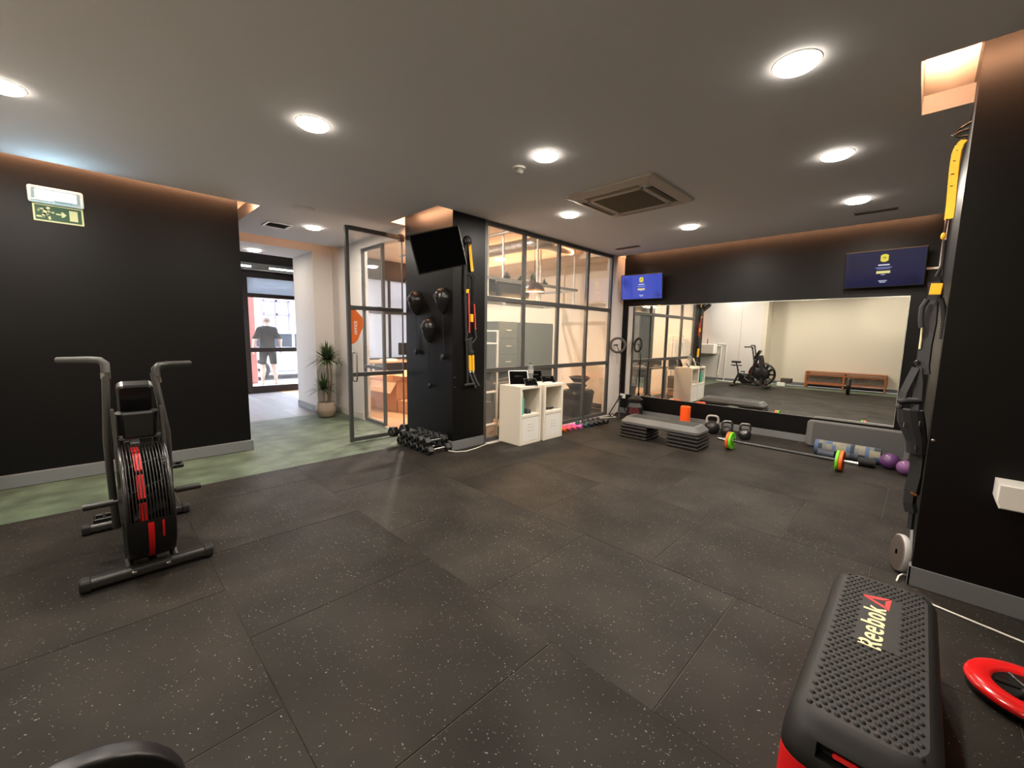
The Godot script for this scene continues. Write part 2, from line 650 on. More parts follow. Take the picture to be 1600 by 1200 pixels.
func structure():
	var b: B
	# --- rubber floor: loose 1 m tiles laid in running bond on a dark screed
	var fl := thing("floor", "black speckled rubber gym floor of square tiles", "floor", Vector3.ZERO, 0, "", "structure")
	b = B.new()
	b.span(-4.6, 2.6, -0.08, -0.0035, 0.58, ZM)
	obj("screed", b, M.rubber_joint, fl)
	var rows := [0.58, -0.42, -1.415, -2.41, -3.405, -4.40, -5.395, -6.39, ZM]
	var shared := {}
	for r in rows.size() - 1:
		var z0: float = rows[r]
		var z1: float = rows[r + 1]
		var x: float = -4.6
		var w: float = 0.5 if r % 2 == 1 else 1.0
		while x < 2.55:
			var x1: float = minf(x + w, 2.6)
			var key := "%d_%d" % [roundi((x1 - x) * 100), roundi((z0 - z1) * 100)]
			if not shared.has(key):
				b = B.new()
				var hw := (x1 - x) / 2 - 0.0018
				var hd := (z0 - z1) / 2 - 0.0018
				b.box(Vector3(0, -0.01, 0), Vector3(hw * 2, 0.02, hd * 2), 0.002)
				shared[key] = b.mesh()
			var o := MeshInstance3D.new()
			o.name = "rubber_tile"
			o.mesh = shared[key]
			o.material_override = M["rubber_%d" % rng.randi_range(0, 2)]
			fl.add_child(o, true)
			o.position = Vector3((x + x1) / 2, rng.randf_range(-0.0012, 0.0), (z0 + z1) / 2)
			x = x1
			w = 1.0
	# --- green sheet floor along the left wall, the corridor and the back of the room
	b = B.new()
	b.span(-7.36, -4.6, -0.08, -0.004, 1.6, -3.05)
	b.span(-4.6, 2.6, -0.08, -0.004, 1.6, 0.58)
	struct("floor_green", "pale green speckled sheet floor along the corridor", "floor", b, M.green_vinyl)
	# --- greyish plank floor of the entrance lobby
	var en := thing("floor_entry", "pale grey wood plank floor of the entrance lobby", "floor", Vector3.ZERO, 0, "", "structure")
	for k in 12:
		var xx := -7.36
		var off := fmod(k * 0.47, 1.2)
		var first := true
		while xx > -10.95:
			var ln := (1.25 - off) if first else 1.25
			first = false
			var xe := maxf(xx - ln, -10.95)
			b = B.new()
			b.box(Vector3((xx + xe) / 2, -0.012, -1.05 - 0.235 * k), Vector3(xx - xe - 0.003, 0.016, 0.232), 0.002)
			obj("plank", b, M["ash_%d" % ((k * 2 + int(absf(xx))) % 3)], en)
			xx = xe
	b = B.new()
	b.span(-11.0, -7.36, -0.1, -0.02, -0.9, -3.9)
	obj("subfloor", b, M.rubber_joint, en)
	# --- oak plank floor of the office
	var of := thing("floor_office", "warm oak plank floor of the glazed office", "floor", Vector3.ZERO, 0, "", "structure")
	for k in 17:
		var xx := -4.0
		var first := true
		while xx > -10.7:
			var ln: float = (0.5 + fmod(k * 0.41, 0.9)) if first else 1.4
			first = false
			var xe: float = maxf(xx - ln, -10.7)
			b = B.new()
			b.box(Vector3((xx + xe) / 2, -0.012, -3.16 - 0.235 * k), Vector3(xx - xe - 0.003, 0.02, 0.232), 0.002)
			obj("plank", b, M["oak_%d" % ((k + int(absf(xx) * 3)) % 3)], of)
			xx = xe
	b = B.new()
	b.span(-10.75, XP, -0.1, -0.022, -3.05, -7.1)
	obj("subfloor", b, M.rubber_joint, of)
	b = B.new()
	b.span(-7.44, -5.1, -0.02, 0.004, -3.035, -3.06)
	b.span(-4.02, -3.9, -0.02, 0.006, -3.55, -6.5)
	struct("trim_1", "pale threshold strip at the edge of the office floor", "trim", b, M.light_grey)

	# --- walls
	b = B.new()
	b.span(-8.4, XL, 0, 3.15, -1.27, 1.0)
	struct("wall_left", "matte black wall behind the air bike", "wall", b, M.wall_black)
	b = B.new()
	b.span(XL, XL + 0.05, 0, 0.115, -1.282, 1.0, 0.002)
	b.span(-7.4, XL + 0.05, 0, 0.115, -1.282, -1.27, 0.002)
	struct("baseboard_left", "grey skirting board of the black left wall", "baseboard", b, M.skirting)
	b = B.new()
	b.span(XP - 0.1, 0.08, 0, 3.15, ZM, ZM - 0.15)
	struct("wall_mirror", "black wall that carries the long mirror", "wall", b, M.wall_black)
	b = B.new()
	b.span(XP + 0.02, 0.08, 0, 0.10, ZM + 0.012, ZM, 0.002)
	struct("baseboard_mirror", "grey skirting board under the long mirror", "baseboard", b, M.skirting)
	b = B.new()
	b.span(XP - 0.10, XP + 0.01, 0, 2.95, -6.53, ZM)
	struct("wall_return", "narrow white wall between glass partition and black mirror wall", "wall", b, M.white_paint)
	b = B.new()
	b.span(0.08, 2.75, 0, 3.15, -3.3, ZM - 0.15)
	struct("wall_right", "black wall block with suspension straps hung on its side", "wall", b, M.wall_black)
	b = B.new()
	b.span(0.068, 0.08, 0, 0.115, -3.288, ZM, 0.002)
	b.span(0.068, 2.6, 0, 0.115, -3.288, -3.3, 0.002)
	struct("baseboard_right", "grey skirting board of the black right wall", "baseboard", b, M.skirting)
	b = B.new()
	b.span(2.6, 2.75, 0, 3.15, 1.75, -3.3)
	struct("wall_side", "cream side wall opposite the corridor", "wall", b, M.cream_paint)
	b = B.new()
	b.span(-3.5, 2.75, 0, 3.15, 1.6, 1.75)
	b.span(-3.62, -3.5, 0, 3.15, 1.0, 1.6)
	struct("wall_back", "cream back wall behind the slatted wooden bench", "wall", b, M.cream_paint)
	b = B.new()
	b.span(-5.75, -3.62, 0, 3.15, 1.0, 1.15)
	struct("wall_sink", "cream wall with the small wash basin", "wall", b, M.white_paint)
	b = B.new()
	b.span(-3.488, 2.6, 0, 0.10, 1.588, 1.6)
	b.span(-3.488, -3.5, 0, 0.10, 1.0, 1.6)
	b.span(-5.6, -3.5, 0, 0.10, 0.988, 1.0)
	struct("baseboard_back", "dark grey skirting of the cream back walls", "baseboard", b, M.skirting)
	# column beside the office door
	b = B.new()
	b.span(-5.0, -3.97, 0, 3.15, -3.02, -3.52)
	struct("wall_column", "black square column beside the office door", "column", b, M.wall_black)
	b = B.new()
	b.span(-5.0, -4.03, 0, 3.38, -3.52, -3.535)
	b.span(-5.0, -5.015, 0, 3.38, -3.17, -3.535)
	struct("wall_column_lining", "cream plaster on the office side of the column", "wall", b, M.office_paint)
	b = B.new()
	b.span(-5.0, -3.958, 0, 0.115, -3.008, -3.02, 0.002)
	b.span(-3.97, -3.958, 0, 0.115, -3.02, -3.52, 0.002)
	struct("baseboard_column", "grey skirting round the black square column", "baseboard", b, M.skirting)
	# corridor and office front
	b = B.new()
	b.span(-8.4, -7.44, 0, 3.15, -2.72, -3.2)
	struct("wall_corridor", "white jamb wall between corridor and street door", "wall", b, M.white_paint)
	b = B.new()
	b.span(-8.4, -7.44, 2.75, 3.15, -1.27, -2.72)
	struct("trim_4", "white low lintel across the corridor", "lintel", b, M.white_paint)
	b = B.new()
	b.span(-7.44, -6.36, 0, 3.38, -3.04, -3.16)
	struct("wall_office_front", "white office wall behind the potted dracaena", "wall", b, M.white_paint)
	b = B.new()
	b.span(-6.36, -5.0, 2.70, 3.38, -3.04, -3.16)
	struct("trim_5", "white lintel above the open office door", "lintel", b, M.white_paint)
	b = B.new()
	b.span(-8.41, -7.43, 0, 0.115, -2.708, -2.72, 0.002)
	b.span(-7.428, -7.44, 0, 0.115, -2.72, -3.04, 0.002)
	struct("baseboard_corridor", "grey skirting beside the potted dracaena", "baseboard", b, M.skirting)
	b = B.new()
	b.span(-7.43, -6.36, 0, 0.115, -3.028, -3.04, 0.002)
	struct("baseboard_office", "white skirting of the office front wall", "baseboard", b, M.skirting_white)
	# lobby shell
	b = B.new()
	b.span(-10.95, -8.4, 3.15, 3.3, -0.7, -4.0)
	b.span(-10.95, -8.4, 0, 3.15, -0.7, -0.85)
	b.span(-10.95, -8.4, 0, 3.15, -3.85, -4.0)
	struct("wall_lobby", "pale walls and ceiling of the entrance lobby", "wall", b, M.white_paint)
	# office shell
	b = B.new()
	b.span(-10.9, XP - 0.02, 0, 3.5, -7.02, -7.15)
	b.span(-8.4, -10.75, 0, 3.5, -3.85, -4.0)
	b.span(-8.4, -8.28, 0, 3.5, -3.2, -3.95)
	b.span(XP - 0.06, XP + 0.02, HC, 3.5, -3.5, -7.0)
	struct("wall_office", "warm cream end wall of the glazed office", "wall", b, M.office_paint)
	b = B.new()
	b.span(-10.7, -4.02, 0, 0.09, -7.008, -7.02)
	struct("baseboard_office_end", "brown skirting of the office end wall", "baseboard", b, M.brown_board)
	b = B.new()
	b.span(-10.9, XP, 3.38, 3.5, -3.1, -7.1)
	b.span(-10.75, -4.06, HC, HC + 0.1, -6.45, -7.02)
	struct("ceiling_office", "raised pinkish ceiling of the office with a dropped edge", "ceiling", b, M.office_paint)

	# --- dropped ceiling with light coves left open along the walls
	b = B.new()
	for q in [[-5.50, -0.14, 1.6, -2.81], [XP + 0.03, -0.14, -2.81, -6.68], [-0.14, 2.6, 1.6, -3.05], [-0.14, 0.08, -3.75, -6.68],
			[-7.18, -5.50, -1.46, -3.04], [-5.50, -5.0, -2.81, -3.04]]:
		for c in cut_holes([q], OPENINGS):
			b.span(c[0], c[1], HC, HC + 0.11, c[2], c[3])
	struct("ceiling", "taupe painted dropped ceiling of the gym", "ceiling", b, M.ceiling_paint)
	b = B.new()
	b.span(-8.4, 2.75, 3.15, 3.3, 1.75, -3.1)
	b.span(XP + 0.02, 2.75, 3.15, 3.3, -3.1, ZM - 0.15)
	struct("ceiling_upper", "pale upper ceiling seen through the light coves", "ceiling", b, M.white_paint)
	# low kerbs round the coves that hide the strips
	b = B.new()
	for q in [[-0.16, -0.14, -3.05, -3.75], [-0.14, 2.6, -3.03, -3.05], [-7.18, -7.16, -1.46, -3.04],
			[-7.18, -5.50, -1.46, -1.48]]:
		b.span(q[0], q[1], HC + 0.11, HC + 0.15, q[2], q[3])
	struct("trim_2", "kerb along the light coves of the dropped ceiling", "trim", b, M.white_paint)

	partition()
	office_door()
	shopfront()


# openings in the dropped ceiling for the air conditioner and the vents: x0, x1, z0, z1
const OPENINGS := [[-2.665, -1.865, -3.565, -4.365], [-3.66, -3.28, -6.055, -6.125], [-0.67, -0.33, -6.065, -6.135], [-6.435, -6.185, -1.745, -1.995]]


func cut_holes(rects: Array, holes: Array) -> Array:
	for h in holes:
		var out := []
		for r in rects:
			var x0: float = maxf(r[0], h[0]); var x1: float = minf(r[1], h[1])
			var z0: float = minf(r[2], h[2]); var z1: float = maxf(r[3], h[3])
			if x0 >= x1 or z0 <= z1:
				out.append(r)
				continue
			if r[2] > z0: out.append([r[0], r[1], r[2], z0])
			if z1 > r[3]: out.append([r[0], r[1], z1, r[3]])
			if x0 > r[0]: out.append([r[0], x0, z0, z1])
			if r[1] > x1: out.append([x1, r[1], z0, z1])
		rects = out
	return rects


func led_strip(a: Vector3, c: Vector3, face: Vector3, watt: float, label: String):
	var b := B.new()
	var mid := (a + c) / 2
	var d := c - a
	var sz := Vector3(0.012, 0.012, 0.012) + d.abs()
	b.box(mid, sz, 0.002)
	var o := obj("led_strip", b, M.led_warm)
	tag(o, label, "light", "warm strips in the ceiling coves")
	var l := AreaLight3D.new()
	l.name = "cove_light"
	l.area_size = Vector2(d.length(), 0.02)
	l.light_color = Color(1.0, 0.72, 0.53)
	l.light_energy = watt
	l.shadow_enabled = true
	l.area_range = 12.0
	add_child(l, true)
	l.position = mid + face * 0.02
	var zz := -face.normalized()
	var xx := d.normalized()
	l.basis = Basis(xx, zz.cross(xx), zz)


func partition():
	# steel-framed glass partition, four bays, three rows
	var w := thing("window_1", "dark steel framed glass partition of the office", "glass partition", Vector3.ZERO, 0, "", "structure")
	var zs := [-3.545, -4.26, -5.02, -5.78, -6.50]
	var ys := [0.03, 0.955, 1.88, 2.80]
	var b: B
	for i in 5:
		b = B.new()
		b.box(Vector3(XP, 1.415, zs[i]), Vector3(0.05, 2.83, 0.05), 0.003)
		obj("mullion", b, M.frame_steel, w)
	for j in 4:
		b = B.new()
		b.box(Vector3(XP, ys[j], (zs[0] + zs[4]) / 2), Vector3(0.046, 0.06 if j != 3 else 0.05, absf(zs[4] - zs[0])), 0.003)
		obj("rail", b, M.frame_steel, w)
	for i in 4:
		for j in 3:
			b = B.new()
			b.box(Vector3(XP, (ys[j] + ys[j + 1]) / 2, (zs[i] + zs[i + 1]) / 2), Vector3(0.008, ys[j + 1] - ys[j] - 0.05, zs[i] - zs[i + 1] - 0.044))
			obj("pane", b, M.glass_film if j == 1 else M.glass, w)


func office_door():
	# open leaf of the office door, standing at right angles to its wall
	var d := thing("door_1", "open steel framed glass office door with orange sign", "door", Vector3(-5.1, 0, -3.03), 0, "", "structure")
	var x0 := 0.0
	var z1 := 0.78        # leaf runs towards +z
	var b: B
	for z in [0.006, z1 - 0.02]:
		b = B.new()
		b.box(Vector3(0, 1.36, z), Vector3(0.03 if z < 0.1 else 0.045, 2.69, 0.012 if z < 0.1 else 0.042), 0.003)
		obj("stile", b, M.frame_steel, d)
	for y in [0.045, 0.885, 1.725, 2.685]:
		b = B.new()
		b.box(Vector3(0, y, z1 / 2 - 0.014), Vector3(0.045, 0.05, z1 - 0.054), 0.003)
		obj("rail", b, M.frame_steel, d)
	for q in [[0.07, 0.86], [0.91, 1.70], [1.75, 2.66]]:
		b = B.new()
		b.box(Vector3(0, (q[0] + q[1]) / 2, z1 / 2), Vector3(0.008, q[1] - q[0], z1 - 0.06))
		obj("pane", b, M.glass, d)
	# pull handles on both faces
	for sx in [-1.0, 1.0]:
		b = B.new()
		var pts := []
		for p in [[0.0, 0.80], [0.035, 0.80], [0.055, 0.82], [0.06, 0.85], [0.06, 1.12], [0.055, 1.15], [0.035, 1.165], [0.0, 1.165]]:
			pts.append(Vector3(sx * (0.005 + p[0]), p[1], 0.70))
		b.tube(pts, 0.011, 8)
		obj("pull_handle", b, M.chrome, d)
	# orange sign on the glass with its word
	b = B.new()
	var poly := []
	for p in [[546, 473], [567, 497], [568, 509], [559, 532], [553, 537], [545, 538]]:
		var q := at(p[0], p[1], 0, -5.09)
		poly.append(Vector2(-(q.z + 3.03), q.y))
	b.prism(poly, 0.006, 0.0075, Transform3D(Basis(Vector3(0, 0, -1), Vector3(0, 1, 0), Vector3(1, 0, 0)), Vector3.ZERO))
	var s := obj("sign_sheet", b, M.orange_sheet, d)
	text("OFFICE", 0.050, 0.001, M.white_print, s, Transform3D(Basis(Vector3(0, 1, 0), Vector3(0, 0, 1), Vector3(1, 0, 0)), Vector3(0.0085, 1.475, 0.675)), "lettering", true)
	# top pivot fitting
	b = B.new()
	b.box(Vector3(0, 2.68, 0.015), Vector3(0.06, 0.09, 0.07), 0.004)
	obj("pivot_fitting", b, M.frame_brown, d)
	# fixed leaf beside the opening
	var f := thing("window_2", "narrow fixed glass panel beside the open office door", "glass panel", Vector3(-6.33, 0, -3.06), 0, "", "structure")
	for x in [0.02, 0.64]:
		b = B.new()
		b.box(Vector3(x, 1.36, 0), Vector3(0.042, 2.69, 0.045), 0.003)
		obj("stile", b, M.frame_steel, f)
	for y in [0.03, 0.885, 1.78, 2.68]:
		b = B.new()
		b.box(Vector3(0.33, y, 0), Vector3(0.58, 0.045, 0.045), 0.003)
		obj("rail", b, M.frame_steel, f)
	for q in [[0.05, 0.86], [0.91, 1.76], [1.80, 2.66]]:
		b = B.new()
		b.box(Vector3(0.33, (q[0] + q[1]) / 2, 0), Vector3(0.575, q[1] - q[0], 0.008))
		obj("pane", b, M.glass, f)


func shopfront():
	# street door of the lobby and the shop windows of the office, in one plane
	var X := -10.75
	var b: B
	var w := thing("door_2", "brown framed glass street door under a dark header", "door", Vector3.ZERO, 0, "", "structure")
	b = B.new()
	b.span(X - 0.06, X + 0.06, 2.61, 3.15, -0.85, -3.85)
	b.span(X + 0.06, X + 0.10, 2.58, 2.70, -0.85, -3.85)
	obj("header", b, M.frame_brown, w)
	for z in [-1.15, -2.46, -3.80]:
		b = B.new()
		b.span(X - 0.04, X + 0.04, 0, 2.62, z + 0.05, z - 0.05, 0.004)
		obj("post", b, M.frame_brown, w)
	for q in [[0.0, 0.15], [0.93, 1.03], [2.15, 2.24]]:
		for s in [[-1.2, -2.41], [-2.51, -3.75]]:
			b = B.new()
			b.span(X - 0.035, X + 0.035, q[0], q[1], s[0], s[1], 0.004)
			obj("rail", b, M.frame_brown, w)
	for q in [[0.15, 0.93], [1.03, 2.15], [2.24, 2.61]]:
		for s in [[-1.2, -2.41], [-2.51, -3.75]]:
			b = B.new()
			b.span(X - 0.004, X + 0.004, q[0], q[1], s[0], s[1])
			obj("pane", b, M.glass_frosted if q[0] > 2.0 else M.glass, w)
	var v := thing("window_3", "brown framed frosted shop window behind the office", "window", Vector3.ZERO, 0, "", "structure")
	b = B.new()
	b.span(X - 0.06, X + 0.06, 2.85, 3.4, -4.0, -7.02)
	b.span(X - 0.06, X + 0.06, 0, 0.72, -4.0, -7.02)
	obj("surround", b, M.frame_brown, v)
	for z in [-4.05, -5.02, -5.95, -6.97]:
		b = B.new()
		b.span(X - 0.04, X + 0.04, 0.7, 2.87, z + 0.035, z - 0.035, 0.004)
		obj("post", b, M.frame_brown, v)
	for y in [1.97]:
		b = B.new()
		b.span(X - 0.035, X + 0.035, y - 0.035, y + 0.035, -4.05, -6.97, 0.004)
		obj("rail", b, M.frame_brown, v)
	for s in [[-4.085, -4.985], [-5.055, -5.915], [-5.985, -6.935]]:
		for q in [[0.72, 1.935], [2.005, 2.85]]:
			b = B.new()
			b.span(X - 0.004, X + 0.004, q[0], q[1], s[0], s[1])
			obj("pane", b, M.glass_frosted, v)
	# air curtain with two bright tubes above the street door
	var a := thing("air_curtain", "silver air curtain with bright tubes above the street door", "air curtain", Vector3(X + 0.16, 2.80, -2.75))
	b = B.new()
	b.prism(rrect(0.2, 0.16, 0.03), -1.0, 1.0, Transform3D(Basis(), Vector3.ZERO), 0.004)
	obj("casing", b, M.steel, a)
	for q in [[-0.92, -0.15], [0.2, 0.92]]:
		b = B.new()
		b.cyl(Vector3(0.105, -0.01, q[0]), Vector3(0.105, -0.01, q[1]), 0.022, -1, 10)
		obj("light_tube", b, M.tube_white, a)
	var l := AreaLight3D.new()
	l.name = "tube_light"
	l.area_size = Vector2(1.8, 0.04)
	l.light_energy = 0.5
	l.light_color = Color(0.94, 0.99, 1.0)
	l.shadow_enabled = true
	l.area_range = 10.0
	a.add_child(l)
	l.position = Vector3(0.14, -0.01, 0)
	l.basis = Basis(Vector3(0, 0, 1), Vector3(0, 1, 0), Vector3(-1, 0, 0))


# ---------------------------------------------------------------- ceiling fittings
func downlight(x: float, z: float, y: float, energy: float, label: String):
	var t := thing("ceiling_light", label, "ceiling light", Vector3(x, y, z), 0, "round recessed ceiling lights")
	var b := B.new()
	b.lathe([Vector2(0.102, -0.003), Vector2(0.107, -0.003), Vector2(0.109, -0.002), Vector2(0.110, 0.0)], 28)
	obj("rim", b, M.white_plastic, t)
	b = B.new()
	b.lathe([Vector2(0.0, -0.030), Vector2(0.06, -0.028), Vector2(0.085, -0.023), Vector2(0.098, -0.014), Vector2(0.101, -0.001)], 28)
	obj("diffuser", b, M.led_disc, t)
	var l := AreaLight3D.new()
	l.name = "lamp"
	l.area_size = Vector2(0.13, 0.13)
	l.light_color = Color(1.0, 0.955, 0.90)
	l.light_energy = energy
	l.shadow_enabled = true
	l.area_range = 15.0
	t.add_child(l)
	l.position = Vector3(0, -0.034, 0)
	l.rotation_degrees.x = -90


func ceiling_fittings():
	var E := 4.0
	var lamps := [[-4.0, 0.27, "round ceiling light above the air bike"], [-3.1, -1.17, "round ceiling light between the air bike and the column"],
		[-2.25, -2.62, "round ceiling light beside the smoke detector"], [-3.07, -4.03, "round ceiling light between air conditioner and glass partition"],
		[-2.25, -5.46, "round ceiling light between air conditioner and mirror wall"], [-0.595, -2.64, "round ceiling light above the studded step bench"],
		[-0.6, -4.09, "round ceiling light beside the cove at the black right wall"], [-0.6, -5.51, "round ceiling light in front of the right television"]]
	for q in lamps:
		downlight(q[0], q[1], HC, E, q[2])
	downlight(-6.05, -2.24, HC, E * 0.8, "round ceiling light in the corridor beside the square vent")
	downlight(-8.04, -2.01, 2.75, E * 0.3, "round ceiling light on the low lintel of the corridor")
	# lamps of the same kind that stand outside the frame, behind the photographer
	downlight(-2.25, 0.3, HC, E, "round ceiling light over the black bumper plate")
	downlight(-0.6, 0.9, HC, E * 0.7, "round ceiling light over the wooden bench")
	downlight(-4.4, -0.0 + 0.75, HC - 0.0, E * 0.6, "round ceiling light close to the wash basin")
	# coves
	var y := HC + 0.13
	led_strip(Vector3(-5.51, y - 0.012, 0.95), Vector3(-5.51, y - 0.012, -1.40), Vector3(-1, -0.5, 0), 6.0, "warm light strip in the cove at the black left wall")
	led_strip(Vector3(-3.9, y - 0.012, -6.672), Vector3(0.0, y - 0.012, -6.672), Vector3(0, -0.4, -1), 3.6, "warm light strip in the cove above the mirror")
	led_strip(Vector3(-0.20, y, -3.10), Vector3(-0.20, y, -3.70), Vector3(1, 0.3, 0), 14.0, "warm light strip in the cove beside the black right wall")
	led_strip(Vector3(-0.10, y - 0.012, -3.03), Vector3(0.95, y - 0.012, -3.03), Vector3(0, 0.15, -1), 5.0, "warm light strip in the cove before the black right wall")
	led_strip(Vector3(-7.13, y, -1.5), Vector3(-7.13, y, -3.0), Vector3(-1, 0.1, 0), 8.0, "warm light strip in the cove of the corridor")
	led_strip(Vector3(-4.95, y - 0.012, -2.80), Vector3(-4.02, y - 0.012, -2.80), Vector3(0, -0.3, -1), 2.0, "warm light strip in the cove at the black column")
	led_strip(Vector3(-7.1, y, -1.51), Vector3(-5.6, y, -1.51), Vector3(0, 0.1, 1), 2.5, "warm light strip in the cove at the end of the black left wall")

	var b: B
	# air conditioner cassette
	var c := Vector3(-2.265, HC, -3.965)
	var ac := thing("air_conditioner", "square ceiling cassette air conditioner with four slots", "air conditioner", c)
	b = B.new()
	var ring := func(w, rr, yy):
		var out := []
		for p in rrect(w, w, rr, 3): out.append(Vector3(p.x, yy, -p.y))
		return out
	b.loft([ring.call(0.776, 0.01, -0.015), ring.call(0.776, 0.01, -0.045), ring.call(0.80, 0.015, -0.045), ring.call(0.95, 0.03, -0.018), ring.call(0.95, 0.03, 0.0)], false)
	for k in 4:
		var bs := Basis(Vector3.UP, k * PI / 2)
		b.box(bs * Vector3(0, -0.032, 0.29), Vector3(0.62, 0.026, 0.05), 0.004, bs)
		b.box(bs * Vector3(0.34, -0.032, 0.34), Vector3(0.10, 0.026, 0.10), 0.004, bs)
	obj("panel", b, M.ac_plastic, ac)
	b = B.new()
	for k in 4:
		var bs := Basis(Vector3.UP, k * PI / 2)
		b.box(bs * Vector3(0, 0.09, 0.395), Vector3(0.80, 0.21, 0.01), 0.0, bs)
		b.box(bs * Vector3(0, 0.09, 0.29), Vector3(0.60, 0.21, 0.02), 0.0, bs)
	b.box(Vector3(0, 0.20, 0), Vector3(0.80, 0.01, 0.80))
	obj("inner_casing", b, M.ac_foam, ac)
	b = B.new()
	b.box(Vector3(0, -0.040, 0), Vector3(0.53, 0.014, 0.53), 0.004)
	var gl := obj("intake_grille", b, M.ac_grille, ac)
	b = B.new()
	for k in 22:
		b.box(Vector3(0, -0.048, -0.25 + k * 0.0238), Vector3(0.51, 0.004, 0.008))
	var lv := obj("louvre", b, M.ac_grille, gl)
	lv.set_meta("kind", "stuff")
	for k in 4:
		var bs := Basis(Vector3.UP, k * PI / 2)
		b = B.new()
		b.box(bs * Vector3(0, -0.024, 0.345), Vector3(0.57, 0.004, 0.05), 0.0, bs * Basis(Vector3.RIGHT, 0.9))
		obj("air_flap", b, M.ac_plastic, ac)
		b = B.new()
		var cs := Basis(Vector3.UP, k * PI / 2 + PI / 4)
		b.cyl(cs * Vector3(0, -0.03, 0.50), cs * Vector3(0, -0.05, 0.50), 0.045, 0.035, 14)
		obj("corner_cap", b, M.ac_plastic, ac)
	# smoke detector
	var sd := thing("smoke_detector", "white round smoke detector on the gym ceiling", "smoke detector", Vector3(-2.57, HC, -2.65))
	b = B.new()
	b.lathe([Vector2(0, -0.02), Vector2(0.052, -0.02), Vector2(0.055, -0.012), Vector2(0.055, 0)], 20)
	obj("base", b, M.white_plastic, sd)
	b = B.new()
	b.lathe([Vector2(0, -0.052), Vector2(0.022, -0.05), Vector2(0.036, -0.042), Vector2(0.042, -0.03), Vector2(0.04, -0.02)], 20)
	obj("sensor_head", b, M.light_grey, sd)
	# linear and square vents
	var vents := [[-3.47, -6.09, 0.40, 0.09, "dark slot vent in the ceiling near the left television"], [-0.5, -6.1, 0.36, 0.09, "dark slot vent in the ceiling near the right television"]]
	for q in vents:
		var vt := thing("ceiling_vent", q[4], "vent", Vector3(q[0], HC, q[1]), 0, "slot vents in the ceiling")
		vent_parts(vt, q[2], q[3], 0.012, M.vent_brown, 3)
	var sv := thing("ceiling_vent", "square vent with white frame in the corridor ceiling", "vent", Vector3(-6.31, HC, -1.87))
	vent_parts(sv, 0.31, 0.31, 0.032, M.white_plastic, 6)
	var rv := thing("ceiling_speaker", "flush round cover in the ceiling near the corridor", "ceiling speaker", Vector3(-5.22, HC, -1.83))
	b = B.new()
	b.lathe([Vector2(0, -0.02), Vector2(0.08, -0.02), Vector2(0.11, -0.014), Vector2(0.125, -0.004), Vector2(0.125, 0)], 24)
	obj("cover", b, M.ceiling_paint, rv)


func vent_parts(t: Node3D, w: float, d: float, rim: float, rim_m: Material, blades: int):
	var b := B.new()
	for s in [-1.0, 1.0]:
		b.box(Vector3(0, -0.005, s * (d - rim) / 2), Vector3(w, 0.012, rim), 0.002)
		b.box(Vector3(s * (w - rim) / 2, -0.005, 0), Vector3(rim, 0.012, d - 2 * rim), 0.002)
	obj("frame", b, rim_m, t)
	b = B.new()
	for s in [-1.0, 1.0]:
		b.box(Vector3(0, 0.10, s * (d / 2 - rim + 0.004)), Vector3(w, 0.20, 0.004))
		b.box(Vector3(s * (w / 2 - rim + 0.004), 0.10, 0), Vector3(0.004, 0.20, d))
	b.box(Vector3(0, 0.20, 0), Vector3(w, 0.004, d))
	obj("duct_box", b, M.duct_metal, t)
	for k in blades:
		b = B.new()
		b.box(Vector3(0, 0.004, (d - 2 * rim) * ((k + 0.5) / blades - 0.5)), Vector3(w - 2 * rim, 0.003, (d - 2 * rim) / blades * 0.7), 0.0, Basis(Vector3.RIGHT, 0.6))
		obj("blade", b, M.vent_brown, t)


# ---------------------------------------------------------------- office behind the glass
func carton(called: String, label: String, at_: Vector3, size: Vector3, turn: float, open: bool):
	var t := thing(called, label, "box", at_, turn)
	var b := B.new()
	if open:
		for s in [[0, -1], [0, 1], [1, -1], [1, 1]]:
			if s[0] == 0:
				b.box(Vector3(s[1] * size.x / 2, size.y / 2, 0), Vector3(0.006, size.y, size.z))
			else:
				b.box(Vector3(0, size.y / 2, s[1] * size.z / 2), Vector3(size.x, size.y, 0.006))
		b.box(Vector3(0, 0.005, 0), Vector3(size.x, 0.008, size.z))
		obj("body", b, M.cardboard, t)
		for s in [1.0, -1.0]:
			b = B.new()
			b.box(Vector3(0, -0.012, 0.12), Vector3(size.x, 0.006, 0.25), 0.0, Basis())
			var f := obj("flap", b, M.cardboard_pale, t)
			f.position = Vector3(0, size.y, s * size.z / 2)
			f.basis = Basis(Vector3.UP, 0.0 if s > 0 else PI) * Basis(Vector3.RIGHT, 0.95 if s > 0 else -0.5)
			b = B.new()
			b.box(Vector3(0.1, 0, 0), Vector3(0.2, 0.006, size.z))
			f = obj("flap", b, M.cardboard, t)
			f.position = Vector3(s * size.x / 2, size.y, 0)
			f.basis = Basis(Vector3.UP, 0.0 if s > 0 else PI) * Basis(Vector3(0, 0, 1), 0.5)
	else:
		b.box(Vector3(0, size.y / 2, 0), size, 0.004)
		obj("body", b, M.cardboard, t)
		b = B.new()
		b.box(Vector3(0, size.y / 2, 0), size * Vector3(0.12, 1, 1) + Vector3(0, 0.002, 0.002))
		obj("tape", b, M.tape, t)
	return t


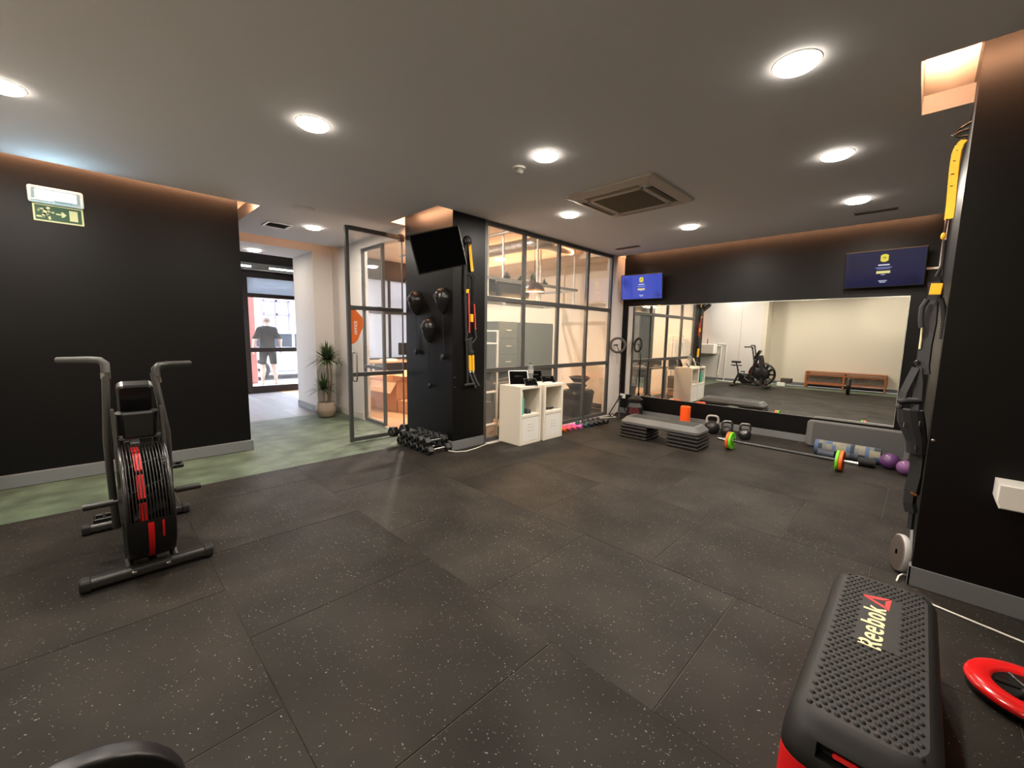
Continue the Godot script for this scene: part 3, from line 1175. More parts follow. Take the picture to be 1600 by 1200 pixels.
func office():
	var b: B
	# pendant lamp
	var p := thing("pendant_lamp", "brown dome pendant lamp with glowing opening in the office", "lamp", Vector3(-4.42, 2.10, -4.95))
	p.scale = Vector3.ONE * 0.8
	b = B.new()
	b.lathe([Vector2(0.20, 0), Vector2(0.205, 0.01), Vector2(0.195, 0.06), Vector2(0.165, 0.12), Vector2(0.11, 0.165), Vector2(0.04, 0.19), Vector2(0.03, 0.24), Vector2(0, 0.24)], 28)
	obj("shade", b, M.copper_brown, p)
	b = B.new()
	b.lathe([Vector2(0.204, -0.004), Vector2(0.209, 0.012), Vector2(0.203, 0.03)], 28)
	obj("brass_rim", b, M.brass, p)
	b = B.new()
	b.lathe([Vector2(0, 0.005), Vector2(0.195, 0.005), Vector2(0.195, 0.012), Vector2(0, 0.012)], 24)
	obj("light_diffuser", b, M.lamp_inner, p)
	b = B.new()
	b.cyl(Vector3(0, 0.24, 0), Vector3(0, 1.60, 0), 0.005, -1, 6)
	obj("cord", b, M.black_plastic, p)
	var l := AreaLight3D.new()
	l.name = "pendant_light"
	l.area_size = Vector2(0.26, 0.26)
	l.light_color = Color(1.0, 0.78, 0.54)
	l.light_energy = 6.0
	l.shadow_enabled = true
	l.area_range = 12.0
	p.add_child(l)
	l.position = Vector3(0, -0.01, 0)
	l.rotation_degrees.x = -90
	# round lamps on the raised ceiling
	for q in [[-6.0, -4.2], [-8.2, -5.2]]:
		downlight(q[0], q[1], 3.38, 16.0, "round ceiling light on the raised office ceiling, %s" % ("above the cartons" if q[0] > -7 else "above the desk"))
	led_strip(Vector3(-10.4, HC + 0.11, -6.66), Vector3(-4.2, HC + 0.11, -6.66), Vector3(0, 1, 0.1), 5.0, "warm light strip on the dropped edge of the office ceiling")
	# spiral duct with a bend at its end
	b = B.new()
	var pts := []
	for k in 24: pts.append(Vector3(-8.7 + 0.15 * k, 3.08, -5.78))
	for k in 6:
		var a := PI / 2 * (k + 1) / 6.0
		pts.append(Vector3(-5.25 + 0.25 * sin(a), 3.08, -5.78 - 0.25 * (1 - cos(a))))
	pts.append(Vector3(-5.0, 3.08, -6.9))
	b.tube(pts, 0.11, 16)
	var du := obj("air_duct", b, M.duct_metal)
	tag(du, "round silver spiral duct under the office ceiling", "duct")
	b = B.new()
	for k in 24:
		var q := Vector3(-8.7 + 0.15 * k, 3.08, -5.78)
		b.cyl(q, q + Vector3(0.012, 0, 0), 0.114, -1, 16)
	obj("seam", b, M.duct_metal, du)
	b = B.new()
	b.tube([Vector3(-9, 3.22, -5.3), Vector3(-5.2, 3.22, -5.3), Vector3(-4.9, 3.30, -5.3)], 0.03, 8)
	tag(obj("pipe", b, M.duct_metal), "thin silver pipe beside the spiral duct", "pipe")
	# suspended rack parallel to the partition
	var r := thing("hanging_rack", "pale suspended frame rack with boxes and plants in the office", "rack", Vector3.ZERO)
	for x in [-4.72, -5.55]:
		for z in [-4.24, -5.36, -6.40]:
			b = B.new()
			b.cyl(Vector3(x, 1.97, z), Vector3(x, 3.38, z), 0.018, -1, 8)
			obj("rod", b, M.white_plastic, r)
		for y in [2.27, 1.98]:
			b = B.new()
			b.span(x - 0.02, x + 0.02, y - 0.022, y + 0.022, -4.1, -6.5, 0.003)
			obj("rail", b, M.light_grey, r)
	for z in [-4.1, -5.36, -6.5]:
		for y in [2.27, 1.98]:
			b = B.new()
			b.span(-5.55, -4.72, y - 0.02, y + 0.02, z - 0.02, z + 0.02, 0.003)
			obj("cross_bar", b, M.light_grey, r)
	b = B.new()
	b.span(-5.12, -4.74, 2.292, 2.303, -4.7, -5.9)
	b.span(-5.46, -4.74, 2.0, 2.012, -4.1, -5.34)
	obj("shelf_board", b, M.light_grey, r)
	# black storage boxes on the rack, each with a pale label
	for k in 4:
		var y: float = [2.015, 2.165, 2.015, 2.165][k]
		var z := -4.30
		var x := -4.935 if k < 2 else -5.32
		var bx := thing("storage_box", "black storage box on the hanging rack, %s" % ["lower one facing the glass", "upper one facing the glass", "lower one at the back", "upper one at the back"][k], "box", Vector3(x, y, z), 0, "black boxes on the hanging rack")
		b = B.new()
		b.box(Vector3(0, 0.06, 0), Vector3(0.34, 0.12, 0.30), 0.006)
		obj("body", b, M.box_black, bx)
		b = B.new()
		b.box(Vector3(0, 0.128, 0), Vector3(0.36, 0.02, 0.32), 0.004)
		obj("lid", b, M.locker_green, bx)
		if k < 2:
			b = B.new()
			b.box(Vector3(0.171, 0.08, 0.05), Vector3(0.002, 0.014, 0.09))
			obj("pale_label", b, M.white_print, bx)
	# grey felt roll hanging below the rack
	b = B.new()
	b.prism([Vector2(-0.40, 0.24), Vector2(-0.43, 0.16), Vector2(-0.36, 0.08), Vector2(-0.34, 0.0), Vector2(0.33, 0.0), Vector2(0.36, 0.08), Vector2(0.34, 0.24)], -0.09, 0.09,
		Transform3D(Basis(Vector3(0, 0, -1), Vector3(0, 1, 0), Vector3(1, 0, 0)), Vector3(-4.90, 2.014, -4.94)), 0.03)
	tag(obj("duffel_bag", b, M.felt_grey), "crumpled grey felt bag lying on the hanging rack", "bag")
	# plants on the rack
	for q in [[-4.86, -4.78, 0.10, "small dark plant on the hanging rack beside the black boxes"], [-4.9, -5.15, 0.08, "low dark plant on the hanging rack"], [-4.98, -5.52, 0.22, "tall dark plant on the hanging rack above the pendant"], [-4.95, -5.82, 0.10, "small dark plant on the hanging rack beside the tall plant"]]:
		var pl := thing("rack_plant", q[3], "plant", Vector3(q[0], 2.305, q[1]), 0, "plants on the hanging rack")
		b = B.new()
		b.lathe([Vector2(0, 0), Vector2(0.045, 0), Vector2(0.06, 0.05), Vector2(0.052, 0.05), Vector2(0, 0.045)], 12)
		obj("pot", b, M.black_matte, pl)
		b = B.new()
		leaf_crown(b, Vector3(0, 0.045, 0), 26, q[2], 0.02, 0.9)
		obj("foliage", b, M.leaf, pl)
	# lockers behind the partition
	for k in 2:
		var lk := thing("filing_cabinet", ["dark grey green filing cabinet with five drawers behind the glass", "plain dark grey green cabinet behind the glass"][k], "cabinet", Vector3(-5.2, 0, -4.96 if k == 0 else -5.76))
		var hw := 0.46 if k == 0 else 0.80
		b = B.new()
		b.box(Vector3(0, 0.82, 0), Vector3(0.4, 1.64, hw), 0.006)
		obj("body", b, M.locker_green, lk)
		if k == 0:
			for j in 6:
				b = B.new()
				b.box(Vector3(0.204, 0.16 + 0.265 * j, 0), Vector3(0.014, 0.25, hw - 0.03), 0.004)
				var dr := obj("drawer", b, M.locker_green, lk)
				b = B.new()
				b.box(Vector3(0.222, 0.17 + 0.265 * j, 0), Vector3(0.022, 0.014, 0.12), 0.003)
				obj("handle", b, M.light_grey, dr)
		else:
			for s in [-1.0, 1.0]:
				b = B.new()
				b.box(Vector3(0.204, 0.82, s * hw / 4), Vector3(0.014, 1.58, hw / 2 - 0.012), 0.004)
				obj("door", b, M.locker_green, lk)
	# white rack and carton right behind the first bay
	var wr := thing("white_stand", "white open metal stand right behind the glass", "stand", Vector3(-4.22, 0, -3.82))
	for q in [[0.06, 0.11], [0.06, -0.11], [-0.2, 0.11], [-0.2, -0.11]]:
		b = B.new()
		b.box(Vector3(q[0], 0.74, q[1]), Vector3(0.025, 1.48, 0.025), 0.003)
		obj("upright", b, M.white_plastic, wr)
	for y in [0.17, 0.63, 1.3, 1.47]:
		b = B.new()
		b.box(Vector3(-0.07, y, 0), Vector3(0.28, 0.02, 0.24), 0.003)
		obj("shelf", b, M.white_plastic, wr)
	var cb := thing("carton_small", "small printed cardboard box under the white stand", "box", Vector3(-4.27, 0, -3.82))
	b = B.new()
	b.box(Vector3(0, 0.075, 0), Vector3(0.24, 0.145, 0.17), 0.003)
	obj("body", b, M.cardboard_pale, cb)
	text("UP", 0.07, 0.002, M.black_matte, cb, Transform3D(Basis(Vector3(0, 0, -1), Vector3(0, 1, 0), Vector3(1, 0, 0)), Vector3(0.121, 0.06, 0)), "lettering")
	for q in [[0.28, 0.30, "brown_board", "brown folder box on the white stand below the rail"], [0.74, 0.28, "box_black", "black binder box on the middle shelf of the white stand"]]:
		b = B.new()
		b.box(Vector3(-4.31, q[0] + q[1] / 2 - 0.10, -3.82), Vector3(0.18, q[1], 0.19), 0.004)
		tag(obj("binder_box", b, M[q[2]]), q[3], "box")
	# desk with things under the partition rail
	var dk := thing("office_desk", "dark wooden desk behind the glass partition", "desk", Vector3(-4.66, 0, -4.46))
	b = B.new()
	b.box(Vector3(0, 0.70, 0), Vector3(0.6, 0.04, 0.88), 0.004)
	obj("top", b, M.brown_board, dk)
	for q in [[-0.26, -0.40], [0.26, -0.40], [-0.26, 0.40], [0.26, 0.40]]:
		b = B.new()
		b.box(Vector3(q[0], 0.34, q[1]), Vector3(0.04, 0.68, 0.04), 0.003)
		obj("leg", b, M.black_matte, dk)
	b = B.new()
	b.box(Vector3(-4.62, 0.80, -4.3), Vector3(0.28, 0.16, 0.42), 0.02)
	tag(obj("printer", b, M.black_plastic), "black printer on the dark office desk", "printer")
	# black tub with two lids
	var tb := thing("storage_tub", "large black plastic tub behind the last glass bay", "tub", Vector3(-4.40, 0, -6.14))
	tb.scale = Vector3.ONE * 0.82
	b = B.new()
	var ring := func(w, d, rr, y):
		var out := []
		for q in rrect(w, d, rr, 4): out.append(Vector3(q.x, y, -q.y))
		return out
	b.loft([ring.call(0.46, 0.62, 0.06, 0.0), ring.call(0.52, 0.70, 0.07, 0.42), ring.call(0.55, 0.73, 0.08, 0.50), ring.call(0.5, 0.68, 0.1, 0.55), ring.call(0.3, 0.4, 0.1, 0.565)])
	obj("body", b, M.black_satin, tb)
	for q in [[0.0, 0.585, 0.0, "black bowl lid on the large black tub"], [0.02, 0.745, -0.12, "tilted dark bowl lid on top of the black tub"]]:
		b = B.new()
		b.lathe([Vector2(0, 0), Vector2(0.15, 0), Vector2(0.21, 0.06), Vector2(0.255, 0.12), Vector2(0.245, 0.125), Vector2(0.19, 0.07), Vector2(0, 0.05)], 6, Vector3.ZERO, Basis(), false)
		var o := obj("bowl_lid", b, M.black_satin if q[2] == 0.0 else M.dark_steel)
		tag(o, q[3], "lid")
		o.position = Vector3(-4.40 + q[0], (q[1] - 0.02) * 0.82, -6.14 + q[2] * 0.5)
		o.scale = Vector3(0.82, 0.7, 0.82)
		o.rotation = Vector3(0.0 if q[2] == 0.0 else 0.06, 0.3, 0.0)
	# cartons seen through the door
	carton("carton", "large open cardboard box with raised flaps inside the office", Vector3(-7.15, 0, -4.05), Vector3(0.95, 0.55, 0.6), 0.1, true)
	carton("carton", "flat taped cardboard box lying on the oak floor", Vector3(-6.35, 0, -4.05), Vector3(0.6, 0.22, 0.42), 0.15, false)
	carton("carton", "tall closed cardboard box behind the flat taped one", Vector3(-6.3, 0, -4.75), Vector3(0.8, 0.42, 0.5), 0.0, false)
	carton("carton", "closed brown cardboard box beneath the street window", Vector3(-8.4, 0, -4.45), Vector3(0.7, 0.5, 0.5), 0.0, false)
	# desk by the street window
	dk = thing("window_desk", "long pale desk below the frosted shop window", "desk", Vector3(-9.2, 0, -5.6))
	b = B.new()
	b.box(Vector3(0, 0.73, 0), Vector3(0.75, 0.035, 2.4), 0.004)
	obj("top", b, M.cardboard_pale, dk)
	for q in [[-0.3, -1.1], [0.3, -1.1], [-0.3, 1.1], [0.3, 1.1]]:
		b = B.new()
		b.box(Vector3(q[0], 0.355, q[1]), Vector3(0.05, 0.71, 0.05), 0.003)
		obj("leg", b, M.white_plastic, dk)
	var ch := thing("office_chair", "black swivel chair beside the pale window desk", "chair", Vector3(-8.35, 0, -5.75))
	b = B.new(); b.box(Vector3(0, 0.47, 0), Vector3(0.46, 0.08, 0.46), 0.03); obj("seat", b, M.black_matte, ch)
	b = B.new(); b.box(Vector3(0.22, 0.80, 0), Vector3(0.06, 0.5, 0.42), 0.025); obj("backrest", b, M.black_matte, ch)
	b = B.new(); b.cyl(Vector3(0, 0.08, 0), Vector3(0, 0.44, 0), 0.03); obj("column", b, M.dark_steel, ch)
	for k in 5:
		b = B.new()
		var dd := Vector3(cos(TAU * k / 5), 0, sin(TAU * k / 5))
		b.cyl(Vector3(0, 0.1, 0), dd * 0.28 + Vector3(0, 0.06, 0), 0.02, 0.014, 8)
		b.ball(dd * 0.28 + Vector3(0, 0.028, 0), Vector3.ONE * 0.028, 8, 6)
		obj("leg", b, M.dark_steel, ch)
	var mo := thing("monitor", "black computer monitor on the pale window desk", "monitor", Vector3(-9.15, 0.748, -5.55))
	b = B.new(); b.box(Vector3(0, 0.28, 0), Vector3(0.03, 0.3, 0.5), 0.006); obj("panel", b, M.black_plastic, mo)
	b = B.new(); b.cyl(Vector3(-0.03, 0.0, 0), Vector3(-0.03, 0.2, 0), 0.015); b.box(Vector3(-0.02, 0.006, 0), Vector3(0.16, 0.012, 0.2), 0.003); obj("stand", b, M.black_plastic, mo)
	for q in [[-9.1, -5.0, "pale paper stack on the window desk beside the monitor"], [-9.2, -6.2, "white paper stack at the far end of the window desk"]]:
		b = B.new()
		b.box(Vector3(q[0], 0.77, q[1]), Vector3(0.25, 0.045, 0.34), 0.003)
		tag(obj("paper_stack", b, M.white_plastic), q[2], "papers")


func leaf_crown(b: B, o: Vector3, count: int, length: float, width: float, spread: float, droop := 0.35, low := Vector3(-9, -9, -9)):
	for i in count:
		var az := TAU * fmod(i * 0.618034, 1.0) + rng.randf_range(-0.2, 0.2)
		var el := lerpf(1.45, 0.15, pow(float(i) / count, 0.8)) * (1.0 if spread < 1.0 else 1.0)
		var ln := length * rng.randf_range(0.75, 1.1)
		var dir := Vector3(cos(az) * cos(el), sin(el), sin(az) * cos(el))
		var side := Vector3(-sin(az), 0, cos(az))
		var prev := o
		var pw := width * 0.6
		for k in 4:
			var f := (k + 1) / 4.0
			var q := o + dir * ln * f - Vector3.UP * droop * ln * f * f * cos(el)
			q = Vector3(maxf(q.x, low.x + 0.02 * f), q.y, maxf(q.z, low.z + 0.02 * f))
			var w: float = [width, width * 0.9, width * 0.6, 0.001][k]
			b.quad(prev - side * pw / 2, prev + side * pw / 2, q + side * w / 2, q - side * w / 2)
			prev = q
			pw = w


# ---------------------------------------------------------------- street outside
func capsule(p: Vector3, a: Vector3, c: Vector3, r0: float, r1: float) -> float:
	var d := c - a
	var k := clampf((p - a).dot(d) / maxf(d.length_squared(), 1e-9), 0.0, 1.0)
	return p.distance_to(a + d * k) - lerpf(r0, r1, k)


func bones_sdf(p: Vector3, bones: Array, soft: float) -> float:
	var r := 1e3
	for q in bones:
		var d := capsule(p * q[4], q[0] * q[4], q[1] * q[4], q[2], q[3]) if q.size() > 4 else capsule(p, q[0], q[1], q[2], q[3])
		var h := maxf(soft - absf(r - d), 0.0) / soft
		r = minf(r, d) - h * h * soft * 0.25
	return r


func nets(b: B, f: Callable, lo: Vector3, hi: Vector3, cell: float):
	var nx := int((hi.x - lo.x) / cell) + 2
	var ny := int((hi.y - lo.y) / cell) + 2
	var nz := int((hi.z - lo.z) / cell) + 2
	var g := PackedFloat32Array()
	g.resize(nx * ny * nz)
	for k in nz:
		for j in ny:
			for i in nx:
				g[(k * ny + j) * nx + i] = f.call(lo + Vector3(i, j, k) * cell)
	var vert := {}
	var norm := {}
	for k in nz - 1:
		for j in ny - 1:
			for i in nx - 1:
				var sum := Vector3.ZERO
				var cnt := 0
				for e in [[0, 0, 0, 1, 0, 0], [0, 1, 0, 1, 1, 0], [0, 0, 1, 1, 0, 1], [0, 1, 1, 1, 1, 1], [0, 0, 0, 0, 1, 0], [1, 0, 0, 1, 1, 0], [0, 0, 1, 0, 1, 1], [1, 0, 1, 1, 1, 1], [0, 0, 0, 0, 0, 1], [1, 0, 0, 1, 0, 1], [0, 1, 0, 0, 1, 1], [1, 1, 0, 1, 1, 1]]:
					var a := g[((k + e[2]) * ny + j + e[1]) * nx + i + e[0]]
					var c := g[((k + e[5]) * ny + j + e[4]) * nx + i + e[3]]
					if (a < 0.0) != (c < 0.0):
						var s := a / (a - c)
						sum += Vector3(i + lerpf(e[0], e[3], s), j + lerpf(e[1], e[4], s), k + lerpf(e[2], e[5], s))
						cnt += 1
				if cnt > 0:
					var p := lo + sum / cnt * cell
					var id := (k * ny + j) * nx + i
					vert[id] = p
					var f0: float = f.call(p)
					var h := cell * 0.4
					norm[id] = Vector3(f.call(p + Vector3(h, 0, 0)) - f0, f.call(p + Vector3(0, h, 0)) - f0, f.call(p + Vector3(0, 0, h)) - f0).normalized()
	var st := [1, nx, nx * ny]
	for k in range(1, nz - 1):
		for j in range(1, ny - 1):
			for i in range(1, nx - 1):
				var id := (k * ny + j) * nx + i
				for ax in 3:
					var a := g[id]
					var c := g[id + st[ax]]
					if (a < 0.0) == (c < 0.0):
						continue
					var u: int = st[(ax + 1) % 3]
					var w: int = st[(ax + 2) % 3]
					var q := [id - u - w, id - w, id, id - u]
					if not (vert.has(q[0]) and vert.has(q[1]) and vert.has(q[2]) and vert.has(q[3])):
						continue
					if a > 0.0:
						q = [q[0], q[3], q[2], q[1]]
					b.squad(vert[q[0]], vert[q[1]], vert[q[2]], vert[q[3]], norm[q[0]], norm[q[1]], norm[q[2]], norm[q[3]])


func person():
	var t := thing("person", "person in dark t-shirt and shorts standing with their back to the glass street door", "person", Vector3(-12.3, -0.02, -3.27), PI / 2)
	var bones := []
	for s in [-1.0, 1.0]:
		bones.append([Vector3(0.095 * s, 0.93, 0), Vector3(0.135 * s, 0.50, -0.01), 0.085, 0.058])
		bones.append([Vector3(0.135 * s, 0.50, -0.01), Vector3(0.15 * s, 0.30, 0.02), 0.055, 0.055])
		bones.append([Vector3(0.15 * s, 0.30, 0.02), Vector3(0.16 * s, 0.09, 0.02), 0.052, 0.036])
		bones.append([Vector3(0.16 * s, 0.05, 0.04), Vector3(0.185 * s, 0.035, -0.16), 0.042, 0.034])
		bones.append([Vector3(0.16 * s, 1.455, 0), Vector3(0.295 * s, 1.20, 0.03), 0.062, 0.046])
		bones.append([Vector3(0.295 * s, 1.20, 0.03), Vector3(0.325 * s, 0.96, -0.03), 0.044, 0.029])
		bones.append([Vector3(0.08 * s, 1.40, 0.0), Vector3(0.05 * s, 1.12, 0), 0.105, 0.088])
		bones.append([Vector3(0.05 * s, 1.12, 0), Vector3(0.07 * s, 0.97, 0.01), 0.095, 0.105])
		bones.append([Vector3(0.0, 1.50, 0.01), Vector3(0.16 * s, 1.455, 0), 0.05, 0.058])
	bones.append([Vector3(0, 1.45, 0.01), Vector3(0, 1.60, 0.0), 0.062, 0.055])
	var body := B.new()
	var f := func(p): return bones_sdf(p, bones, 0.05)
	nets(body, f, Vector3(-0.46, -0.01, -0.26), Vector3(0.46, 1.66, 0.2), 0.022)
	# head with jaw, nose and ears on a finer grid
	var head := [[Vector3(0, 1.715, 0.012), Vector3(0, 1.69, -0.02), 0.086, 0.078], [Vector3(0, 1.66, -0.03), Vector3(0, 1.60, -0.055), 0.06, 0.034], [Vector3(0, 1.69, -0.10), Vector3(0, 1.655, -0.118), 0.010, 0.014],
		[Vector3(0.082, 1.69, 0.0), Vector3(0.084, 1.655, -0.005), 0.016, 0.010], [Vector3(-0.082, 1.69, 0.0), Vector3(-0.084, 1.655, -0.005), 0.016, 0.010], [Vector3(0, 1.56, 0.005), Vector3(0, 1.62, 0.0), 0.056, 0.054],
		[Vector3(-0.018, 1.628, -0.098), Vector3(0.018, 1.628, -0.098), 0.008, 0.008], [Vector3(-0.04, 1.705, -0.082), Vector3(0.04, 1.705, -0.082), 0.014, 0.014]]
	var fh := func(p): return bones_sdf(p, head, 0.025)
	nets(body, fh, Vector3(-0.13, 1.54, -0.16), Vector3(0.13, 1.82, 0.13), 0.012)
	# relaxed hands, five fingers each
	for s in [-1.0, 1.0]:
		var o := Vector3(0.325 * s, 0.96, -0.03)
		var hb := [[o, o + Vector3(0.004 * s, -0.035, -0.005), 0.028, 0.03], [o + Vector3(0, -0.04, -0.02), o + Vector3(0, -0.085, -0.022), 0.018, 0.016], [o + Vector3(0, -0.04, 0.01), o + Vector3(0, -0.085, 0.014), 0.018, 0.016]]
		for q in 4:
			var z := -0.032 + 0.021 * q
			var ln: float = [0.062, 0.072, 0.068, 0.054][q]
			var k0 := o + Vector3(0, -0.085, z)
			var k1 := k0 + Vector3(-0.006 * s, -ln * 0.55, 0)
			hb.append([k0, k1, 0.0095, 0.009])
			hb.append([k1, k1 + Vector3(-0.016 * s, -ln * 0.42, 0), 0.009, 0.0075])
		hb.append([o + Vector3(-0.008 * s, -0.035, -0.03), o + Vector3(-0.016 * s, -0.07, -0.055), 0.011, 0.010])
		hb.append([o + Vector3(-0.016 * s, -0.07, -0.055), o + Vector3(-0.02 * s, -0.105, -0.058), 0.010, 0.008])
		var fhand := func(p): return bones_sdf(p, hb, 0.008)
		nets(body, fhand, o + Vector3(-0.06, -0.18, -0.09), o + Vector3(0.06, 0.03, 0.06), 0.007)
	obj("body", body, M.skin, t)
	# t-shirt, shorts, cap of short hair
	var sh := B.new()
	var fs := func(p):
		var d := bones_sdf(p, bones, 0.05) - 0.014
		var sleeve := absf(p.x) - 0.36
		return maxf(maxf(d, maxf(0.96 - p.y, p.y - 1.56)), maxf(sleeve, (1.22 - p.y) if absf(p.x) > 0.20 else -1.0))
	nets(sh, fs, Vector3(-0.40, 0.92, -0.2), Vector3(0.40, 1.60, 0.2), 0.02)
	obj("t_shirt", sh, M.shirt_dark, t)
	var so := B.new()
	var fo := func(p): return maxf(bones_sdf(p, bones.filter(func(q): return absf(q[0].x) < 0.2 and q[1].y > 0.4), 0.05) - 0.018, maxf(0.55 - p.y, p.y - 1.0))
	nets(so, fo, Vector3(-0.26, 0.52, -0.18), Vector3(0.26, 1.04, 0.18), 0.02)
	obj("shorts", so, M.shorts_dark, t)
	var ha := B.new()
	var fc := func(p): return maxf(bones_sdf(p, head.slice(0, 1), 0.02) - 0.006, maxf(1.665 - p.y, -(p.z + 0.055 - (1.74 - p.y) * 0.2)))
	nets(ha, fc, Vector3(-0.12, 1.64, -0.12), Vector3(0.12, 1.83, 0.13), 0.012)
	obj("hair", ha, M.hair, t)


func car(label: String, at_: Vector3, turn: float, paint: Material):
	# side profile in local xy, extruded across z
	var t := thing("parked_car", label, "car", at_, turn, "cars parked in the street")
	var b := B.new()
	var low := [Vector2(-2.1, 0.28), Vector2(-1.75, 0.22), Vector2(1.75, 0.22), Vector2(2.12, 0.30), Vector2(2.14, 0.55), Vector2(2.02, 0.74), Vector2(1.1, 0.92), Vector2(-1.7, 0.98), Vector2(-2.08, 0.90), Vector2(-2.14, 0.55)]
	b.prism(low, -0.86, 0.86, Transform3D(), 0.06)
	obj("body", b, paint, t)
	b = B.new()
	var cab := [Vector2(1.1, 0.88), Vector2(0.35, 1.38), Vector2(-0.2, 1.47), Vector2(-1.2, 1.44), Vector2(-1.85, 0.95)]
	b.prism(cab, -0.72, 0.72, Transform3D(), 0.08)
	obj("cabin", b, paint, t)
	for s in [-1.0, 1.0]:
		for w in [[Vector2(0.85, 0.98), Vector2(0.28, 1.34), Vector2(-0.25, 1.40), Vector2(-0.25, 0.98)], [Vector2(-0.33, 0.98), Vector2(-0.33, 1.40), Vector2(-1.15, 1.37), Vector2(-1.6, 1.0)]]:
			b = B.new()
			b.prism(w, s * 0.705, s * 0.728)
			obj("side_window", b, M.car_glass, t)
	b = B.new()
	b.prism([Vector2(-0.62, 0), Vector2(0.62, 0), Vector2(0.52, 0.78), Vector2(-0.52, 0.78)], 0.0, 0.02, Transform3D(Basis(Vector3(0, 0, -1), Vector3(-0.83, 0.555, 0), Vector3(0.555, 0.83, 0)), Vector3(1.02, 0.955, 0)))
	obj("windscreen", b, M.car_glass, t)
	for q in [[1.32, 1], [1.32, -1], [-1.32, 1], [-1.32, -1]]:
		b = B.new()
		var c := Vector3(q[0], 0.31, q[1] * 0.76)
		b.lathe([Vector2(0.20, -0.1), Vector2(0.30, -0.1), Vector2(0.315, -0.06), Vector2(0.315, 0.07), Vector2(0.30, 0.11), Vector2(0.21, 0.115), Vector2(0.2, 0.1)], 24, c, Basis(Vector3.RIGHT, PI / 2 * q[1]))
		var wh := obj("wheel", b, M.tyre, t)
		b = B.new()
		b.lathe([Vector2(0.205, 0.10), Vector2(0.19, 0.085), Vector2(0.06, 0.07), Vector2(0.05, 0.1), Vector2(0, 0.1)], 16, c, Basis(Vector3.RIGHT, PI / 2 * q[1]))
		obj("hubcap", b, M.light_grey, wh)
	for s in [-1.0, 1.0]:
		b = B.new()
		b.box(Vector3(2.07, 0.66, s * 0.62), Vector3(0.12, 0.12, 0.34), 0.03)
		obj("headlamp", b, M.light_grey, t)
	b = B.new()
	b.box(Vector3(2.12, 0.36, 0), Vector3(0.1, 0.16, 1.5), 0.03)
	obj("bumper", b, M.tyre, t)


func street():
	var b := B.new()
	b.span(-13.3, -10.75, -0.25, -0.02, 14, -22)
	struct("pavement", "pale pavement in front of the shop", "pavement", b, M.pavement)
	b = B.new()
	b.span(-21.0, -13.3, -0.3, -0.06, 14, -22)
	struct("street", "grey asphalt street outside the shop", "street", b, M.asphalt)
	b = B.new()
	b.span(-24.0, -21.0, -0.3, -0.02, 14, -22)
	struct("pavement_far", "pale pavement across the street", "pavement", b, M.pavement)
	# own front: blank wall above and beside the glazing keeps the sky out of the room
	b = B.new()
	b.span(-10.95, -10.7, 3.15, 6.5, 6, -12)
	b.span(-10.95, -10.7, -0.1, 3.2, -0.85, 6)
	b.span(-10.95, -10.7, -0.1, 3.5, -7.02, -12)
	b.span(-10.95, -10.7, -0.1, 3.3, -3.85, -4.0)
	struct("wall_front", "pale outer wall around the shop window", "wall", b, M.facade_white)
	b = B.new()
	b.span(-13.15, -12.75, -0.02, 4.2, -2.62, -3.13, 0.02)
	struct("pillar", "reddish stone pillar on the pavement", "pillar", b, M.pillar_red)
	person()
	car("silver car parked behind the person in the dark t-shirt", Vector3(-14.75, -0.06, -4.75), PI / 2, M.car_silver)
	car("blue grey car parked behind the silver car", Vector3(-17.6, -0.06, -7.6), PI / 2, M.car_blue)
	# house across the street
	var h := thing("house", "pink plastered house across the street with tall framed doors", "house", Vector3(-24, 0, -7))
	b = B.new()
	b.span(-0.4, 0, -0.1, 3.7, -9, 9)
	obj("wall", b, M.facade_pink, h)
	b = B.new()
	b.span(-0.4, 0.02, 3.7, 9.0, -9, 9)
	obj("upper_wall", b, M.facade_white, h)
	b = B.new()
	b.span(-0.3, 0.25, 3.5, 3.8, -9, 9, 0.03)
	obj("cornice", b, M.facade_white, h)
	for k in 7:
		var z := 6.3 - 2.05 * k
		var hi := 3.0
		var lo := 0.0 if k % 2 == 1 else 0.9
		b = B.new()
		for s in [-0.62, 0.0, 0.62]:
			b.span(0, 0.1, lo, hi, z + s - 0.06, z + s + 0.06, 0.01)
		for y in [lo + 0.06, hi - 0.75, hi - 0.06]:
			b.span(0, 0.1, y - 0.06, y + 0.06, z - 0.62, z + 0.62, 0.01)
		var wf := obj("window_frame", b, M.facade_frame, h)
		for q in [[-0.31, lo + 0.12, hi - 0.81], [0.31, lo + 0.12, hi - 0.81], [-0.31, hi - 0.69, hi - 0.12], [0.31, hi - 0.69, hi - 0.12]]:
			b = B.new()
			b.span(0.02, 0.04, q[1], q[2], z + q[0] - 0.25, z + q[0] + 0.25)
			obj("pane", b, M.car_blue, wf)
	for k in 5:
		b = B.new()
		b.span(0.0, 0.08, 5.0, 7.2, 6 - 3.0 * k - 0.6, 6 - 3.0 * k + 0.6, 0.02)
		obj("shutter", b, M.facade_frame, h)


